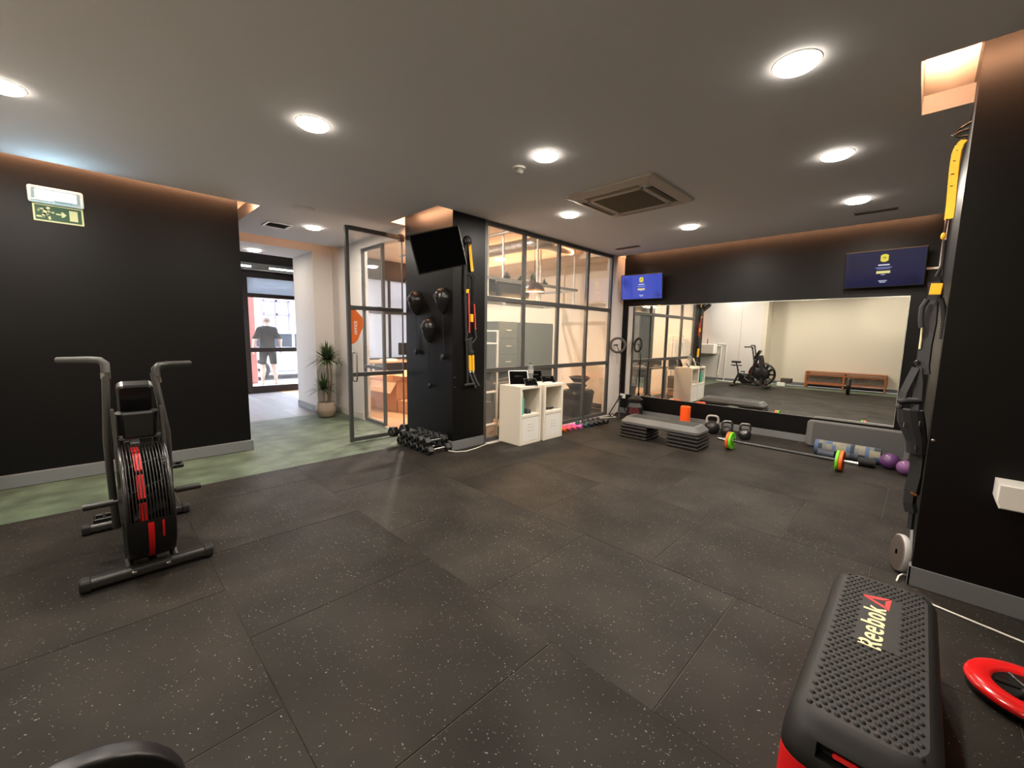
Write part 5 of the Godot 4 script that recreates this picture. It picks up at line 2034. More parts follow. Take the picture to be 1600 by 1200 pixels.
func floor_things():
	var b: B
	deck()
	# red-rimmed round disc next to the step bench
	var rd := thing("balance_disc", "red ringed black balance disc on the floor beside the black wall", "balance disc", Vector3(0.44, 0, -2.52))
	b = B.new()
	b.lathe([Vector2(0, 0.0), Vector2(0.13, 0.0), Vector2(0.175, 0.012), Vector2(0.182, 0.03), Vector2(0.17, 0.045), Vector2(0, 0.045)], 36)
	obj("base", b, M.black_plastic, rd)
	b = B.new()
	b.lathe([Vector2(0.178, 0.03), Vector2(0.184, 0.042), Vector2(0.175, 0.056), Vector2(0.14, 0.064), Vector2(0.112, 0.062), Vector2(0.104, 0.05)], 36)
	obj("red_ring", b, M.red_gloss, rd)
	b = B.new()
	b.lathe([Vector2(0.104, 0.05), Vector2(0.09, 0.047), Vector2(0.03, 0.05), Vector2(0.025, 0.058), Vector2(0, 0.06)], 30)
	for k in 6:
		var dd := Vector3(cos(TAU * k / 6), 0, sin(TAU * k / 6))
		b.cyl(Vector3(0, 0.052, 0) + dd * 0.02, Vector3(0, 0.052, 0) + dd * 0.095, 0.008, 0.008, 8)
	obj("spoked_centre", b, M.black_satin, rd)
	b = B.new()
	b.tube([Vector3(0.155, 0.006, -3.12), Vector3(0.5, 0.005, -3.03), Vector3(0.9, 0.005, -2.95), Vector3(1.4, 0.005, -2.9)], 0.005, 6)
	tag(obj("white_cable", b, M.cable_white), "thin white cable along the foot of the black right wall", "cable")
	b = B.new()
	b.tube([at(1401, 908, 1, 0.005), at(1404, 900, 1, 0.02), at(1410, 897, 1, 0.02), at(1417, 899, 1, 0.005)], 0.005, 6)
	tag(obj("white_cable", b, M.cable_white), "short white cable loop at the corner of the black right wall", "cable")
	# bumper-plate barbell in the near left corner
	barbell("black bumper plate barbell on the floor near the bench", Vector3(-0.385, 0, 0.125), Vector3(1, 0, 0), 2.1, 0.225, [[0.225, 0.06, M.black_plastic]], M.steel, M.chrome, 0.014)
	# aerobic step on risers
	var st := thing("aerobic_step", "grey aerobic step platform resting on two stacks of risers", "step platform", Vector3(-2.43, 0, -5.45))
	step_platform(st, 1.10, 0.40, 0.105, 0.192)
	for s in [-1.0, 1.0]:
		for k in 4:
			var rs := thing("step_riser", "grey square step riser, %s in the %s stack under the aerobic step" % [["lowest", "second from the floor", "third from the floor", "topmost"][k], "left" if s < 0 else "right"], "riser", Vector3(-2.43 + s * 0.345, 0.048 * k, -5.45), 0, "square risers under the aerobic step")
			b = B.new()
			b.box(Vector3(0, 0.019, 0), Vector3(0.41, 0.038, 0.40), 0.012)
			obj("block", b, M.deck_rubber, rs)
			b = B.new()
			b.box(Vector3(0, 0.042, 0), Vector3(0.36, 0.012, 0.35), 0.003)
			obj("rim", b, M.black_matte, rs)
	# orange foam roller standing on end
	var fr := thing("foam_roller", "orange ribbed foam roller standing on end by the mirror wall", "foam roller", Vector3(-2.60, 0, -6.62))
	b = B.new()
	var pr := [Vector2(0.045, 0.0), Vector2(0.07, 0.0)]
	for k in 14:
		pr.append(Vector2(0.078, 0.006 + 0.0235 * k)); pr.append(Vector2(0.078, 0.02 + 0.0235 * k)); pr.append(Vector2(0.071, 0.022 + 0.0235 * k)); pr.append(Vector2(0.071, 0.027 + 0.0235 * k))
	pr.append(Vector2(0.07, 0.335)); pr.append(Vector2(0.045, 0.335))
	b.lathe(pr, 22, Vector3.ZERO, Basis(), false)
	obj("sleeve", b, M.orange_foam, fr)
	b = B.new()
	b.lathe([Vector2(0.045, 0.335), Vector2(0.04, 0.30), Vector2(0.04, 0.0)], 18)
	obj("core", b, M.orange_vinyl, fr)
	# kettlebells
	kettlebell("large black kettlebell with pale handle beside the orange roller", Vector3(-2.14, 0, -6.50), 0.105, 0.28, M.cast_iron, M.light_grey, 0.35)
	kettlebell("middle kettlebell with steel handle between the other two", Vector3(-1.92, 0, -6.47), 0.085, 0.235, M.cast_iron, M.steel, 0.3)
	kettlebell("shiny steel kettlebell beside the barbell plates", Vector3(-1.68, 0, -6.46), 0.085, 0.235, M.gunmetal, M.steel, 0.3)
	# body-pump barbell
	barbell("light barbell with orange and green plates in front of the mirror", Vector3(-1.085, 0, -5.71), Vector3(1, 0, 0.03), 1.44, 0.112, [[0.112, 0.028, M.green_plate], [0.112, 0.034, M.orange_plate]], M.dark_steel, M.chrome, 0.018)
	# grey platform leaning on the mirror wall
	var lp := thing("leaning_step", "grey step platform leaning on its side against the mirror wall", "step platform", Vector3(-0.485, 0, -6.78))
	b = B.new()
	var pl := rrect(1.04, 0.36, 0.05, 5, Vector2(0, 0.18))
	b.prism(pl, -0.05, 0.05, Transform3D(Basis(Vector3.RIGHT, -0.12), Vector3(0, 0, 0.05)), 0.022)
	obj("platform", b, M.mid_grey, lp)
	b = B.new()
	b.prism(rrect(0.90, 0.30, 0.03, 3, Vector2(0, 0.18)), 0.05, 0.054, Transform3D(Basis(Vector3.RIGHT, -0.12), Vector3(0, 0, 0.05)), 0.001)
	obj("rubber_mat", b, M.grey_plastic, lp)
	# rolled chequered mat
	var rm := thing("rolled_mat", "rolled mat with blue and beige squares on the floor", "rolled mat", Vector3(-0.53, 0.092, -6.35), 0.0)
	var im := Image.create(32, 24, false, Image.FORMAT_RGB8)
	var cols := [Color(0.29, 0.36, 0.48), Color(0.50, 0.48, 0.41), Color(0.16, 0.19, 0.24), Color(0.39, 0.41, 0.41), Color(0.46, 0.45, 0.40)]
	var r2 := RandomNumberGenerator.new()
	r2.seed = 12
	im.fill(cols[4])
	for j in 8:
		for i in 14:
			im.fill_rect(Rect2i(int(i * 32.0 / 14), j * 3, 3, 3), cols[[0, 1, 4, 2, 1, 0, 3][(i * 3 + j * 5 + (i * j) % 3) % 7]])
	var cm := mt("chequer", Color.WHITE, 0.8)
	cm.albedo_texture = ImageTexture.create_from_image(im)
	cm.texture_filter = BaseMaterial3D.TEXTURE_FILTER_NEAREST
	b = B.new()
	for j in 28:
		var a0 := TAU * j / 28; var a1 := TAU * (j + 1) / 28
		var r := 0.092
		var p := [Vector3(-0.31, sin(a0) * r, cos(a0) * r), Vector3(0.31, sin(a0) * r, cos(a0) * r), Vector3(0.31, sin(a1) * r, cos(a1) * r), Vector3(-0.31, sin(a1) * r, cos(a1) * r)]
		var nn := [Vector3(0, sin(a0), cos(a0)), Vector3(0, sin(a1), cos(a1))]
		var v0 := j / 28.0; var v1 := (j + 1) / 28.0
		b.tri(p[0], p[1], p[2], nn[0], nn[0], nn[1], Vector2(0, v0), Vector2(1, v0), Vector2(1, v1))
		b.tri(p[0], p[2], p[3], nn[0], nn[1], nn[1], Vector2(0, v0), Vector2(1, v1), Vector2(0, v1))
	obj("cover", b, cm, rm)
	for s in [-1.0, 1.0]:
		b = B.new()
		var sp := []
		for k in 60: sp.append(Vector3(s * 0.309, sin(k * 0.42) * (0.012 + 0.0013 * k), cos(k * 0.42) * (0.012 + 0.0013 * k)))
		b.tube(sp, 0.0045, 5)
		obj("spiral_end", b, M.navy_vinyl, rm)
	b = B.new()
	b.cyl(Vector3(-0.78, 0.055, -6.16), Vector3(-0.62, 0.055, -6.15), 0.055, -1, 18)
	b.cyl(Vector3(-0.785, 0.055, -6.16), Vector3(-0.78, 0.055, -6.16), 0.035, 0.045, 18)
	tag(obj("massage_roller", b, M.navy_vinyl), "short dark roller lying against the chequered mat", "roller")
	b = B.new()
	b.cyl(Vector3(-0.40, 0.05, -6.10), Vector3(-0.25, 0.05, -6.12), 0.05, -1, 18)
	tag(obj("massage_roller", b, M.black_matte), "short black roller beside the purple ball", "roller")
	# balls
	for q in [[Vector3(-0.135, 0.09, -6.21), 0.088, M.purple_ball, "dark purple glossy exercise ball next to the chequered mat"], [Vector3(0.0, 0.082, -6.05), 0.078, M.lilac_ball, "lighter purple ball half hidden by the hanging straps"]]:
		b = B.new()
		b.ball(q[0] - Vector3(0, 0.003, 0), Vector3.ONE * q[1], 28, 18)
		var bl := obj("exercise_ball", b, q[2])
		tag(bl, q[3], "ball")
		b = B.new()
		b.cyl(q[0] + Vector3(-0.3, 0.75, 0.6).normalized() * (q[1] - 0.003), q[0] + Vector3(-0.3, 0.75, 0.6).normalized() * (q[1] + 0.002), 0.008, 0.006, 10)
		obj("valve", b, M.white_plastic, bl)
	# cube shelves and what stands on and in them
	cube_shelf("white cube shelf beside the black column", Vector3(-3.755, 0, -3.985))
	cube_shelf("white cube shelf beside the coloured dumbbells", Vector3(-3.735, 0, -4.43))
	var y := 0.766
	tablet("white framed tablet propped on the cube shelf", Vector3(-3.73, y, -3.93), 0.27, 0.20, PI / 2 - 0.5, 0.35, M.white_plastic)
	tablet("small dark tablet leaning in front of the white tablet", Vector3(-3.575, y, -4.01), 0.19, 0.12, PI / 2 - 0.35, 0.7, M.black_plastic)
	tablet("blue backed tablet behind the water bottle", Vector3(-3.86, y, -4.42), 0.25, 0.17, PI / 2 - 0.2, 0.35, M.navy_vinyl)
	tablet("black tablet at the far end of the cube shelves", Vector3(-3.66, y + 0.002, -4.47), 0.21, 0.12, PI / 2 - 0.35, 0.75, M.black_plastic)
	var wb := thing("water_bottle", "clear plastic water bottle with pale label on the cube shelf", "bottle", Vector3(-3.78, y, -4.20))
	b = B.new()
	b.lathe([Vector2(0, 0), Vector2(0.036, 0.0), Vector2(0.04, 0.01), Vector2(0.036, 0.04), Vector2(0.04, 0.07), Vector2(0.036, 0.10), Vector2(0.04, 0.13), Vector2(0.04, 0.20), Vector2(0.03, 0.235), Vector2(0.014, 0.26), Vector2(0.014, 0.27)], 20)
	var pg := mt("bottle_plastic", Color(0.85, 0.92, 0.95, 0.12), 0.08)
	pg.transparency = BaseMaterial3D.TRANSPARENCY_ALPHA
	obj("shell", b, pg, wb)
	b = B.new()
	b.lathe([Vector2(0.0405, 0.14), Vector2(0.0412, 0.142), Vector2(0.0412, 0.188), Vector2(0.0405, 0.19)], 20)
	obj("wrap_label", b, M.light_grey, wb)
	b = B.new()
	b.lathe([Vector2(0.016, 0.265), Vector2(0.016, 0.283), Vector2(0, 0.284)], 14)
	obj("cap", b, M.navy_vinyl, wb)
	var mb := thing("turquoise_bottle", "tall turquoise drinking bottle inside the cube shelf", "bottle", Vector3(-3.63, 0.394, -3.87))
	b = B.new()
	b.lathe([Vector2(0, 0), Vector2(0.036, 0.0), Vector2(0.038, 0.006), Vector2(0.038, 0.19), Vector2(0.03, 0.225), Vector2(0.018, 0.245), Vector2(0.018, 0.25)], 20)
	obj("shell", b, M.turquoise, mb)
	b = B.new()
	b.lathe([Vector2(0.02, 0.25), Vector2(0.021, 0.285), Vector2(0.017, 0.292), Vector2(0, 0.293)], 14)
	obj("cap", b, M.white_plastic, mb)
	b = B.new(); b.box(Vector3(-3.66, 0.42, -3.99), Vector3(0.12, 0.05, 0.08), 0.004)
	tag(obj("small_box", b, M.grey_plastic), "small grey box beside the turquoise bottle", "box")
	b = B.new(); b.tube([Vector3(-3.66, 0.410, -4.40), Vector3(-3.62, 0.412, -4.46), Vector3(-3.64, 0.41, -4.53)], 0.014, 8)
	tag(obj("hand_tool", b, M.black_plastic), "black handle tool lying in the far cube shelf", "tool")
	b = B.new(); b.ball(Vector3(-3.72, 0.43, -4.36), Vector3(0.05, 0.036, 0.045), 12, 8)
	tag(obj("white_cloth", b, M.white_plastic), "crumpled white cloth in the far cube shelf", "cloth")
	b = B.new(); b.box(Vector3(-3.60, y + 0.012, -4.36), Vector3(0.06, 0.022, 0.13), 0.004)
	tag(obj("phone_charger", b, M.white_plastic), "small white box lying in front of the black tablet", "box")
	# coloured dumbbells in a row at the partition foot
	var row := [["orange dumbbell at the end of the coloured row next to the cube shelf", "orange_vinyl"], ["second orange dumbbell in the coloured row", "orange_vinyl"], ["pink dumbbell next to the orange pair", "pink_vinyl"], ["second pink dumbbell in the coloured row", "pink_vinyl"],
		["magenta dumbbell in the coloured row", "magenta_vinyl"], ["dark teal dumbbell next to the magenta one", "teal_vinyl"], ["navy dumbbell in the coloured row", "navy_vinyl"], ["black dumbbell third from the ring light stand", "cast_iron"], ["black dumbbell second from the ring light stand", "cast_iron"], ["black dumbbell closest to the ring light stand", "cast_iron"]]
	for k in row.size():
		var big := 0.034 if k < 5 else 0.045
		hex_dumbbell("hand_weight", row[k][0], Vector3(-3.66 + 0.012 * k - 0.1, 0, -4.76 - 0.118 * k - (0.03 if k > 5 else 0.0)), 0.0, big, 0.18 if k < 5 else 0.22, 0.055, M[row[k][1]], M[row[k][1]] if k < 5 else M.steel, "small weights along the partition")
	# black hex dumbbells piled at the column
	for k in 6:
		hex_dumbbell("hex_dumbbell", "black hex dumbbell in the bottom layer at the column, number %s from the glass door" % ["one", "two", "three", "four", "five", "six"][k], Vector3(-4.66 + 0.128 * k, 0, -2.845), PI / 2, 0.056, 0.335, 0.075, M.cast_iron, M.chrome, "black dumbbells piled at the column")
	for k in 5:
		hex_dumbbell("hex_dumbbell", "black hex dumbbell in the top layer at the column, number %s from the glass door" % ["one", "two", "three", "four", "five"][k], Vector3(-4.596 + 0.128 * k, 0.098, -2.845), PI / 2, 0.054, 0.325, 0.072, M.cast_iron, M.chrome, "black dumbbells piled at the column")
	hex_dumbbell("hex_dumbbell", "biggest black dumbbell at the glass door end of the pile", Vector3(-4.75, 0.10, -2.74), PI / 2 + 0.25, 0.07, 0.28, 0.09, M.black_satin, M.chrome, "black dumbbells piled at the column")
	# cables at the column and power strip
	b = B.new()
	b.tube([Vector3(-4.06, 0.006, -2.94), at(712, 706, 1, 0.006), at(728, 705, 1, 0.006), at(745, 700, 1, 0.006), at(762, 693, 1, 0.006), at(777, 690, 1, 0.006)], 0.005, 6)
	tag(obj("white_cable", b, M.cable_white), "white cable running from the dumbbell pile to the cube shelf", "cable")
	var ps := thing("power_strip", "white power strip behind the far cube shelf", "power strip", Vector3(-3.92, 0, -4.75), 0.05)
	b = B.new(); b.box(Vector3(0, 0.022, 0), Vector3(0.06, 0.044, 0.16), 0.008); obj("housing", b, M.white_plastic, ps)
	for s in [-0.04, 0.04]:
		b = B.new(); b.cyl(Vector3(0, 0.044, s), Vector3(0, 0.06, s), 0.018, 0.018, 12); obj("plug", b, M.white_plastic, ps)
	b = B.new()
	b.tube([Vector3(-3.92, 0.02, -4.84), Vector3(-3.93, 0.008, -5.3), Vector3(-3.90, 0.008, -6.0), Vector3(-3.80, 0.008, -6.3), Vector3(-3.72, 0.008, -6.42), Vector3(-3.88, 0.008, -6.52), Vector3(-3.92, 0.02, -6.70), Vector3(-3.93, 0.26, -6.90)], 0.006, 6)
	tag(obj("white_cable", b, M.cable_white), "white cable looping past the ring light stand", "cable")
	# ring light on a tripod
	var o := Vector3(-3.77, 0, -6.58)
	var rl := thing("ring_light", "grey ring light on a thin black tripod before the mirror wall", "ring light", o)
	b = B.new()
	b.cyl(Vector3(0, 0.30, 0), Vector3(0, 1.10, 0), 0.011, -1, 8)
	obj("pole", b, M.black_plastic, rl)
	b = B.new()
	b.cyl(Vector3(0, 0.30, 0), Vector3(0, 0.36, 0), 0.02, -1, 10)
	b.cyl(Vector3(0, 0.70, 0), Vector3(0, 0.75, 0), 0.017, -1, 10)
	obj("collar", b, M.black_satin, rl)
	for k in 3:
		var a := TAU * k / 3 + 1.0
		b = B.new()
		b.cyl(Vector3(0, 0.34, 0), Vector3(cos(a) * 0.19, 0.012, sin(a) * 0.19), 0.010, -1, 8)
		obj("leg", b, M.black_plastic, rl)
	b = B.new()
	var face := Basis(Vector3.UP, 0.55) * Basis(Vector3.RIGHT, 0.1)
	var cpts := []
	for k in 28: cpts.append(Vector3(-0.07, 1.27, 0.02) + face * Vector3(cos(TAU * k / 28) * 0.125, sin(TAU * k / 28) * 0.125, 0))
	b.tube(cpts, 0.022, 8, true)
	obj("ring", b, M.grey_plastic, rl)
	b = B.new()
	b.tube([Vector3(0, 1.10, 0), Vector3(-0.02, 1.14, 0.02), Vector3(-0.04, 1.2, 0.05), Vector3(-0.07, 1.27, 0.06)], 0.007, 6)
	b.box(Vector3(-0.08, 1.275, 0.06), Vector3(0.07, 0.022, 0.02), 0.004, face)
	obj("phone_clamp", b, M.black_plastic, rl)
	# portable speaker
	var sp := thing("portable_speaker", "black portable speaker with red cone beside the ring light", "speaker", Vector3(-3.52, 0, -6.70), 0.4)
	b = B.new()
	var ring := func(w, d, rr, yy):
		var out := []
		for q in rrect(w, d, rr, 4): out.append(Vector3(q.x, yy, -q.y))
		return out
	b.loft([ring.call(0.24, 0.2, 0.03, 0.0), ring.call(0.27, 0.23, 0.04, 0.02), ring.call(0.27, 0.23, 0.04, 0.20), ring.call(0.22, 0.19, 0.04, 0.27), ring.call(0.25, 0.2, 0.04, 0.33), ring.call(0.2, 0.15, 0.04, 0.345)])
	obj("cabinet", b, M.black_plastic, sp)
	b = B.new()
	b.lathe([Vector2(0.085, 0), Vector2(0.09, 0.008), Vector2(0.08, 0.012), Vector2(0.03, 0.0), Vector2(0, 0.006)], 22, Vector3(0, 0.115, 0.114), Basis(Vector3.RIGHT, PI / 2))
	obj("cone", b, mt("dark_red", Color(0.30, 0.08, 0.10), 0.5), sp)
	b = B.new()
	b.tube([Vector3(-0.09, 0.335, 0), Vector3(-0.07, 0.365, 0), Vector3(0, 0.375, 0), Vector3(0.07, 0.365, 0), Vector3(0.09, 0.335, 0)], 0.013, 8)
	obj("carry_handle", b, M.grey_plastic, sp)
	# potted dracaena in the corridor
	var pp := thing("potted_dracaena", "dracaena with two leafy crowns in a round beige pot", "potted plant", Vector3(-7.04, 0, -2.70))
	b = B.new()
	b.lathe([Vector2(0, 0), Vector2(0.10, 0.0), Vector2(0.125, 0.02), Vector2(0.158, 0.09), Vector2(0.160, 0.14), Vector2(0.145, 0.20), Vector2(0.128, 0.245), Vector2(0.116, 0.25), Vector2(0.112, 0.235), Vector2(0.112, 0.22)], 28)
	obj("pot", b, M.terracotta_grey, pp)
	b = B.new()
	b.lathe([Vector2(0.114, 0.222), Vector2(0.05, 0.232), Vector2(0, 0.23)], 20)
	obj("soil", b, M.soil, pp)
	b = B.new()
	b.tube([Vector3(-0.01, 0.22, -0.05), Vector3(0.0, 0.5, -0.06), Vector3(-0.02, 0.80, -0.05), Vector3(0.0, 0.95, -0.05)], [0.022, 0.017, 0.015, 0.018], 8)
	b.tube([Vector3(0.02, 0.22, 0.03), Vector3(0.01, 0.32, 0.03), Vector3(0.0, 0.46, 0.02)], [0.016, 0.012, 0.012], 8)
	b.tube([Vector3(-0.04, 0.22, -0.08), Vector3(-0.03, 0.5, -0.11), Vector3(0.03, 0.78, -0.10), Vector3(0.02, 0.92, -0.07)], [0.016, 0.013, 0.012, 0.012], 8)
	obj("trunk", b, M.bark, pp)
	b = B.new(); leaf_crown(b, Vector3(0.0, 0.93, -0.05), 110, 0.40, 0.036, 0.9, 0.5, Vector3(-0.36, -9, -0.31)); obj("upper_crown", b, M.leaf, pp)
	b = B.new(); leaf_crown(b, Vector3(0.0, 0.45, 0.02), 70, 0.33, 0.03, 0.9, 0.45, Vector3(-0.36, -9, -0.31)); obj("lower_crown", b, M.leaf, pp)


# ---------------------------------------------------------------- air bike
func bike():
	var zc := -0.165
	var t := thing("air_bike", "black air bike with red fan and moving handles before the black wall", "exercise bike", Vector3(0, 0, zc))
	var b: B
	var fm: Material = M.frame_bike
	# feet
	for q in [[-3.09, 0.042, "front_foot"], [-3.99, 0.036, "rear_foot"]]:
		b = B.new()
		b.prism(rrect(0.07, 0.058, 0.02, 4), -0.255, 0.255, Transform3D(Basis(), Vector3(q[0], q[1], 0.01)), 0.004)
		var ft := obj(q[2], b, fm, t)
		for s in [-1.0, 1.0]:
			b = B.new()
			b.prism(rrect(0.078, 0.072, 0.024, 4), 0.0, 0.05, Transform3D(Basis(), Vector3(q[0], q[1] - 0.002, 0.01 + s * 0.27 - 0.025)), 0.008)
			obj("end_cap", b, M.black_matte, ft)
			b = B.new()
			b.lathe([Vector2(0.013, 0), Vector2(0.013, 0.008), Vector2(0.007, 0.012), Vector2(0, 0.012)], 10, Vector3(q[0] + 0.034, q[1] + 0.006, 0.01 + s * 0.075), Basis(Vector3(0, 0, 1), -PI / 2))
			obj("bolt", b, M.chrome, ft)
	# frame
	b = B.new()
	b.tube([Vector3(-3.99, 0.06, 0), Vector3(-3.92, 0.24, 0), Vector3(-3.86, 0.38, 0)], 0.032, 10)
	b.tube([Vector3(-3.87, 0.37, 0), Vector3(-3.68, 0.36, 0), Vector3(-3.50, 0.36, 0), Vector3(-3.42, 0.38, 0)], 0.035, 10)
	b.tube([Vector3(-3.96, 0.055, 0.0), Vector3(-3.5, 0.07, 0), Vector3(-3.1, 0.055, 0)], 0.024, 8)
	obj("main_frame", b, fm, t)
	for s in [-1.0, 1.0]:
		b = B.new()
		b.tube([Vector3(-3.47, 0.36, s * 0.05), Vector3(-3.50, 0.55, s * 0.075), Vector3(-3.44, 0.75, s * 0.085), Vector3(-3.36, 0.92, s * 0.08)], 0.02, 8)
		obj("front_arch", b, fm, t)
		b = B.new()
		b.prism([Vector2(-3.36, 0.95), Vector2(-3.28, 0.95), Vector2(-3.20, 0.60), Vector2(-3.20, 0.06), Vector2(-3.26, 0.06), Vector2(-3.29, 0.55)], s * 0.108 - 0.008, s * 0.108 + 0.008, Transform3D(), 0.003)
		obj("fan_fork", b, fm, t)
	b = B.new()
	b.box(Vector3(-3.31, 0.775, 0), Vector3(0.05, 0.022, 0.2), 0.004)
	obj("cross_brace", b, M.grey_plastic, t)
	b = B.new()
	b.tube([Vector3(-3.27, 0.07, 0.1), Vector3(-3.09, 0.06, 0.1)], 0.02, 8)
	b.tube([Vector3(-3.27, 0.07, -0.1), Vector3(-3.09, 0.06, -0.1)], 0.02, 8)
	obj("front_stay", b, fm, t)
	# seat
	b = B.new()
	b.cyl(Vector3(-3.87, 0.36, 0), Vector3(-3.93, 0.62, 0), 0.022, -1, 12)
	b.box(Vector3(-3.95, 0.625, 0), Vector3(0.30, 0.028, 0.05), 0.006)
	b.cyl(Vector3(-3.95, 0.63, 0), Vector3(-3.95, 0.70, 0), 0.02, -1, 10)
	var pst := obj("seat_post", b, M.dark_steel, t)
	b = B.new()
	b.cyl(Vector3(-3.90, 0.48, 0.02), Vector3(-3.90, 0.48, 0.07), 0.02, -1, 12)
	b.cyl(Vector3(-4.02, 0.60, 0.02), Vector3(-4.02, 0.60, 0.06), 0.014, -1, 10)
	obj("clamp_knob", b, M.black_plastic, pst)
	b = B.new()
	var out := []
	for k in 24:
		var a := TAU * k / 24
		var nose := cos(a)
		out.append(Vector2(0.14 * nose, sin(a) * (0.095 - 0.06 * smoothstep(-0.2, 0.9, nose))))
	b.prism(out, -0.028, 0.028, Transform3D(Basis(Vector3.RIGHT, -PI / 2), Vector3(-3.96, 0.725, 0)), 0.02)
	obj("saddle", b, M.black_matte, t)
	# crank guard, crank, pedals
	b = B.new()
	b.prism([Vector2(-3.86, 0.30), Vector2(-3.80, 0.38), Vector2(-3.62, 0.33), Vector2(-3.46, 0.30), Vector2(-3.42, 0.20), Vector2(-3.50, 0.10), Vector2(-3.76, 0.09), Vector2(-3.86, 0.18)], -0.05, 0.05, Transform3D(), 0.018)
	obj("chain_guard", b, M.black_satin, t)
	for s in [-1.0, 1.0]:
		b = B.new()
		var hub := Vector3(-3.66, 0.33, s * 0.075)
		var end := hub + Vector3(0.05 * s, -0.13 * s, s * 0.02) + Vector3(0, 0.02 if s > 0 else 0.0, 0)
		b.tube([hub, end], 0.013, 8)
		b.cyl(hub - Vector3(0, 0, s * 0.03), hub + Vector3(0, 0, s * 0.012), 0.03, -1, 14)
		var cr := obj("crank", b, M.steel, t)
		b = B.new()
		var pc := end + Vector3(0, 0, s * 0.09)
		for q in [[-0.045, 0.0, 0.014, 0.1], [0.045, 0.0, 0.014, 0.1], [0, 0.045, 0.1, 0.014], [0, -0.045, 0.1, 0.014], [0, 0, 0.1, 0.016]]:
			b.box(pc + Vector3(q[0], 0, q[1]), Vector3(q[2], 0.026, q[3]), 0.004)
		obj("pedal", b, M.black_plastic, cr)
	# fan with cage
	var fc := Vector3(-3.25, 0.405, 0)
	var R := 0.335
	b = B.new()
	for k in 12:
		var a := TAU * k / 12
		var bs := Basis(Vector3(0, 0, 1), a)
		b.box(fc + bs * Vector3(0.20, 0, 0), Vector3(0.20, 0.006, 0.15), 0.0, bs * Basis(Vector3.RIGHT, 0.35))
	var fb := obj("fan_blade", b, M.black_plastic, t)
	b = B.new()
	for k in 12:
		var a := TAU * k / 12
		var bs := Basis(Vector3(0, 0, 1), a)
		b.box(fc + bs * Vector3(0.302, 0, 0.03), Vector3(0.016, 0.135, 0.032), 0.0, bs)
	obj("red_tip", b, M.red_plastic, fb)
	b = B.new()
	b.cyl(fc - Vector3(0, 0, 0.09), fc + Vector3(0, 0, 0.09), 0.05, -1, 18)
	obj("fan_hub", b, M.black_plastic, t)
	var circle := func(rr, z):
		var pts := []
		for k in 44: pts.append(fc + Vector3(cos(TAU * k / 44) * rr, sin(TAU * k / 44) * rr, z))
		return pts
	for s in [-1.0, 1.0]:
		b = B.new()
		b.tube(circle.call(R - 0.012, s * 0.096), 0.012, 8, true)
		obj("cage_rim", b, M.black_satin, t)
		b = B.new()
		b.lathe([Vector2(0.0, 0.02), Vector2(0.10, 0.02), Vector2(0.13, 0.004), Vector2(0.185, 0.0), Vector2(0.19, -0.012), Vector2(0.0, -0.012)], 36, fc + Vector3(0, 0, s * 0.10), Basis(Vector3.RIGHT, s * PI / 2))
		obj("side_cover", b, M.black_satin, t)
	b = B.new()
	for k in 13:
		b.tube(circle.call(R, -0.084 + 0.014 * k), 0.0028, 4, true)
	for s in [-1.0, 1.0]:
		for k in 7:
			b.tube(circle.call(0.20 + 0.019 * k, s * 0.098), 0.0025, 4, true)
	var wires := obj("cage_wires", b, M.black_satin, t)
	wires.set_meta("kind", "stuff")
	# smoked front shroud with red stripes on the lower front
	b = B.new()
	var arc := func(bb: B, a0, a1, rr, z0, z1, n):
		for k in n:
			var u: float = lerpf(a0, a1, float(k) / n); var w: float = lerpf(a0, a1, float(k + 1) / n)
			var d0 := Vector3(cos(u), sin(u), 0); var d1 := Vector3(cos(w), sin(w), 0)
			bb.squad(fc + d0 * rr + Vector3(0, 0, z1), fc + d0 * rr + Vector3(0, 0, z0), fc + d1 * rr + Vector3(0, 0, z0), fc + d1 * rr + Vector3(0, 0, z1), d0, d0, d1, d1)
	arc.call(b, -1.45, -0.05, R + 0.006, -0.10, 0.10, 14)
	obj("lower_shroud", b, M.black_plastic, t)
	b = B.new()
	arc.call(b, -1.05, -0.10, R + 0.008, -0.008, 0.018, 10)
	obj("red_stripe", b, M.red_plastic, t)
	b = B.new()
	arc.call(b, -0.42, -0.10, R + 0.008, -0.052, -0.042, 6)
	obj("red_stripe", b, M.red_plastic, t)
	# axle pegs
	for s in [-1.0, 1.0]:
		b = B.new()
		b.cyl(fc + Vector3(0.02, 0.02, s * 0.14), fc + Vector3(0.02, 0.02, s * 0.265), 0.019, -1, 12)
		b.cyl(fc + Vector3(0.02, 0.02, s * 0.10), fc + Vector3(0.02, 0.02, s * 0.14), 0.010, -1, 8)
		obj("foot_peg", b, fm, t)
	# swinging handles
	for s in [-1.0, 1.0]:
		var lean := 0.04 if s > 0 else 0.0
		b = B.new()
		b.tube([Vector3(-3.52, 0.17, s * 0.135), Vector3(-3.47, 0.55, s * 0.14), Vector3(-3.44, 0.75, s * 0.14), Vector3(-3.52, 1.14 + lean, s * (0.115 if s > 0 else 0.105))], 0.019, 10)
		var lv := obj("handle_lever", b, fm, t)
		b = B.new()
		b.tube([Vector3(-3.515, 1.11 + lean, s * 0.116), Vector3(-3.525, 1.165 + lean, s * 0.116), Vector3(-3.535, 1.185 + lean, s * 0.135), Vector3(-3.56, 1.19 + lean, s * 0.18), Vector3(-3.68, 1.185 + lean, s * 0.315)], [0.022, 0.023, 0.022, 0.020, 0.018], 12)
		obj("grip", b, M.grey_plastic if s > 0 else M.frame_bike, lv)
		b = B.new()
		b.cyl(Vector3(-3.516, 1.075 + lean, s * 0.118), Vector3(-3.515, 1.11 + lean, s * 0.117), 0.0235, -1, 12)
		obj("collar", b, M.steel, lv)
		b = B.new()
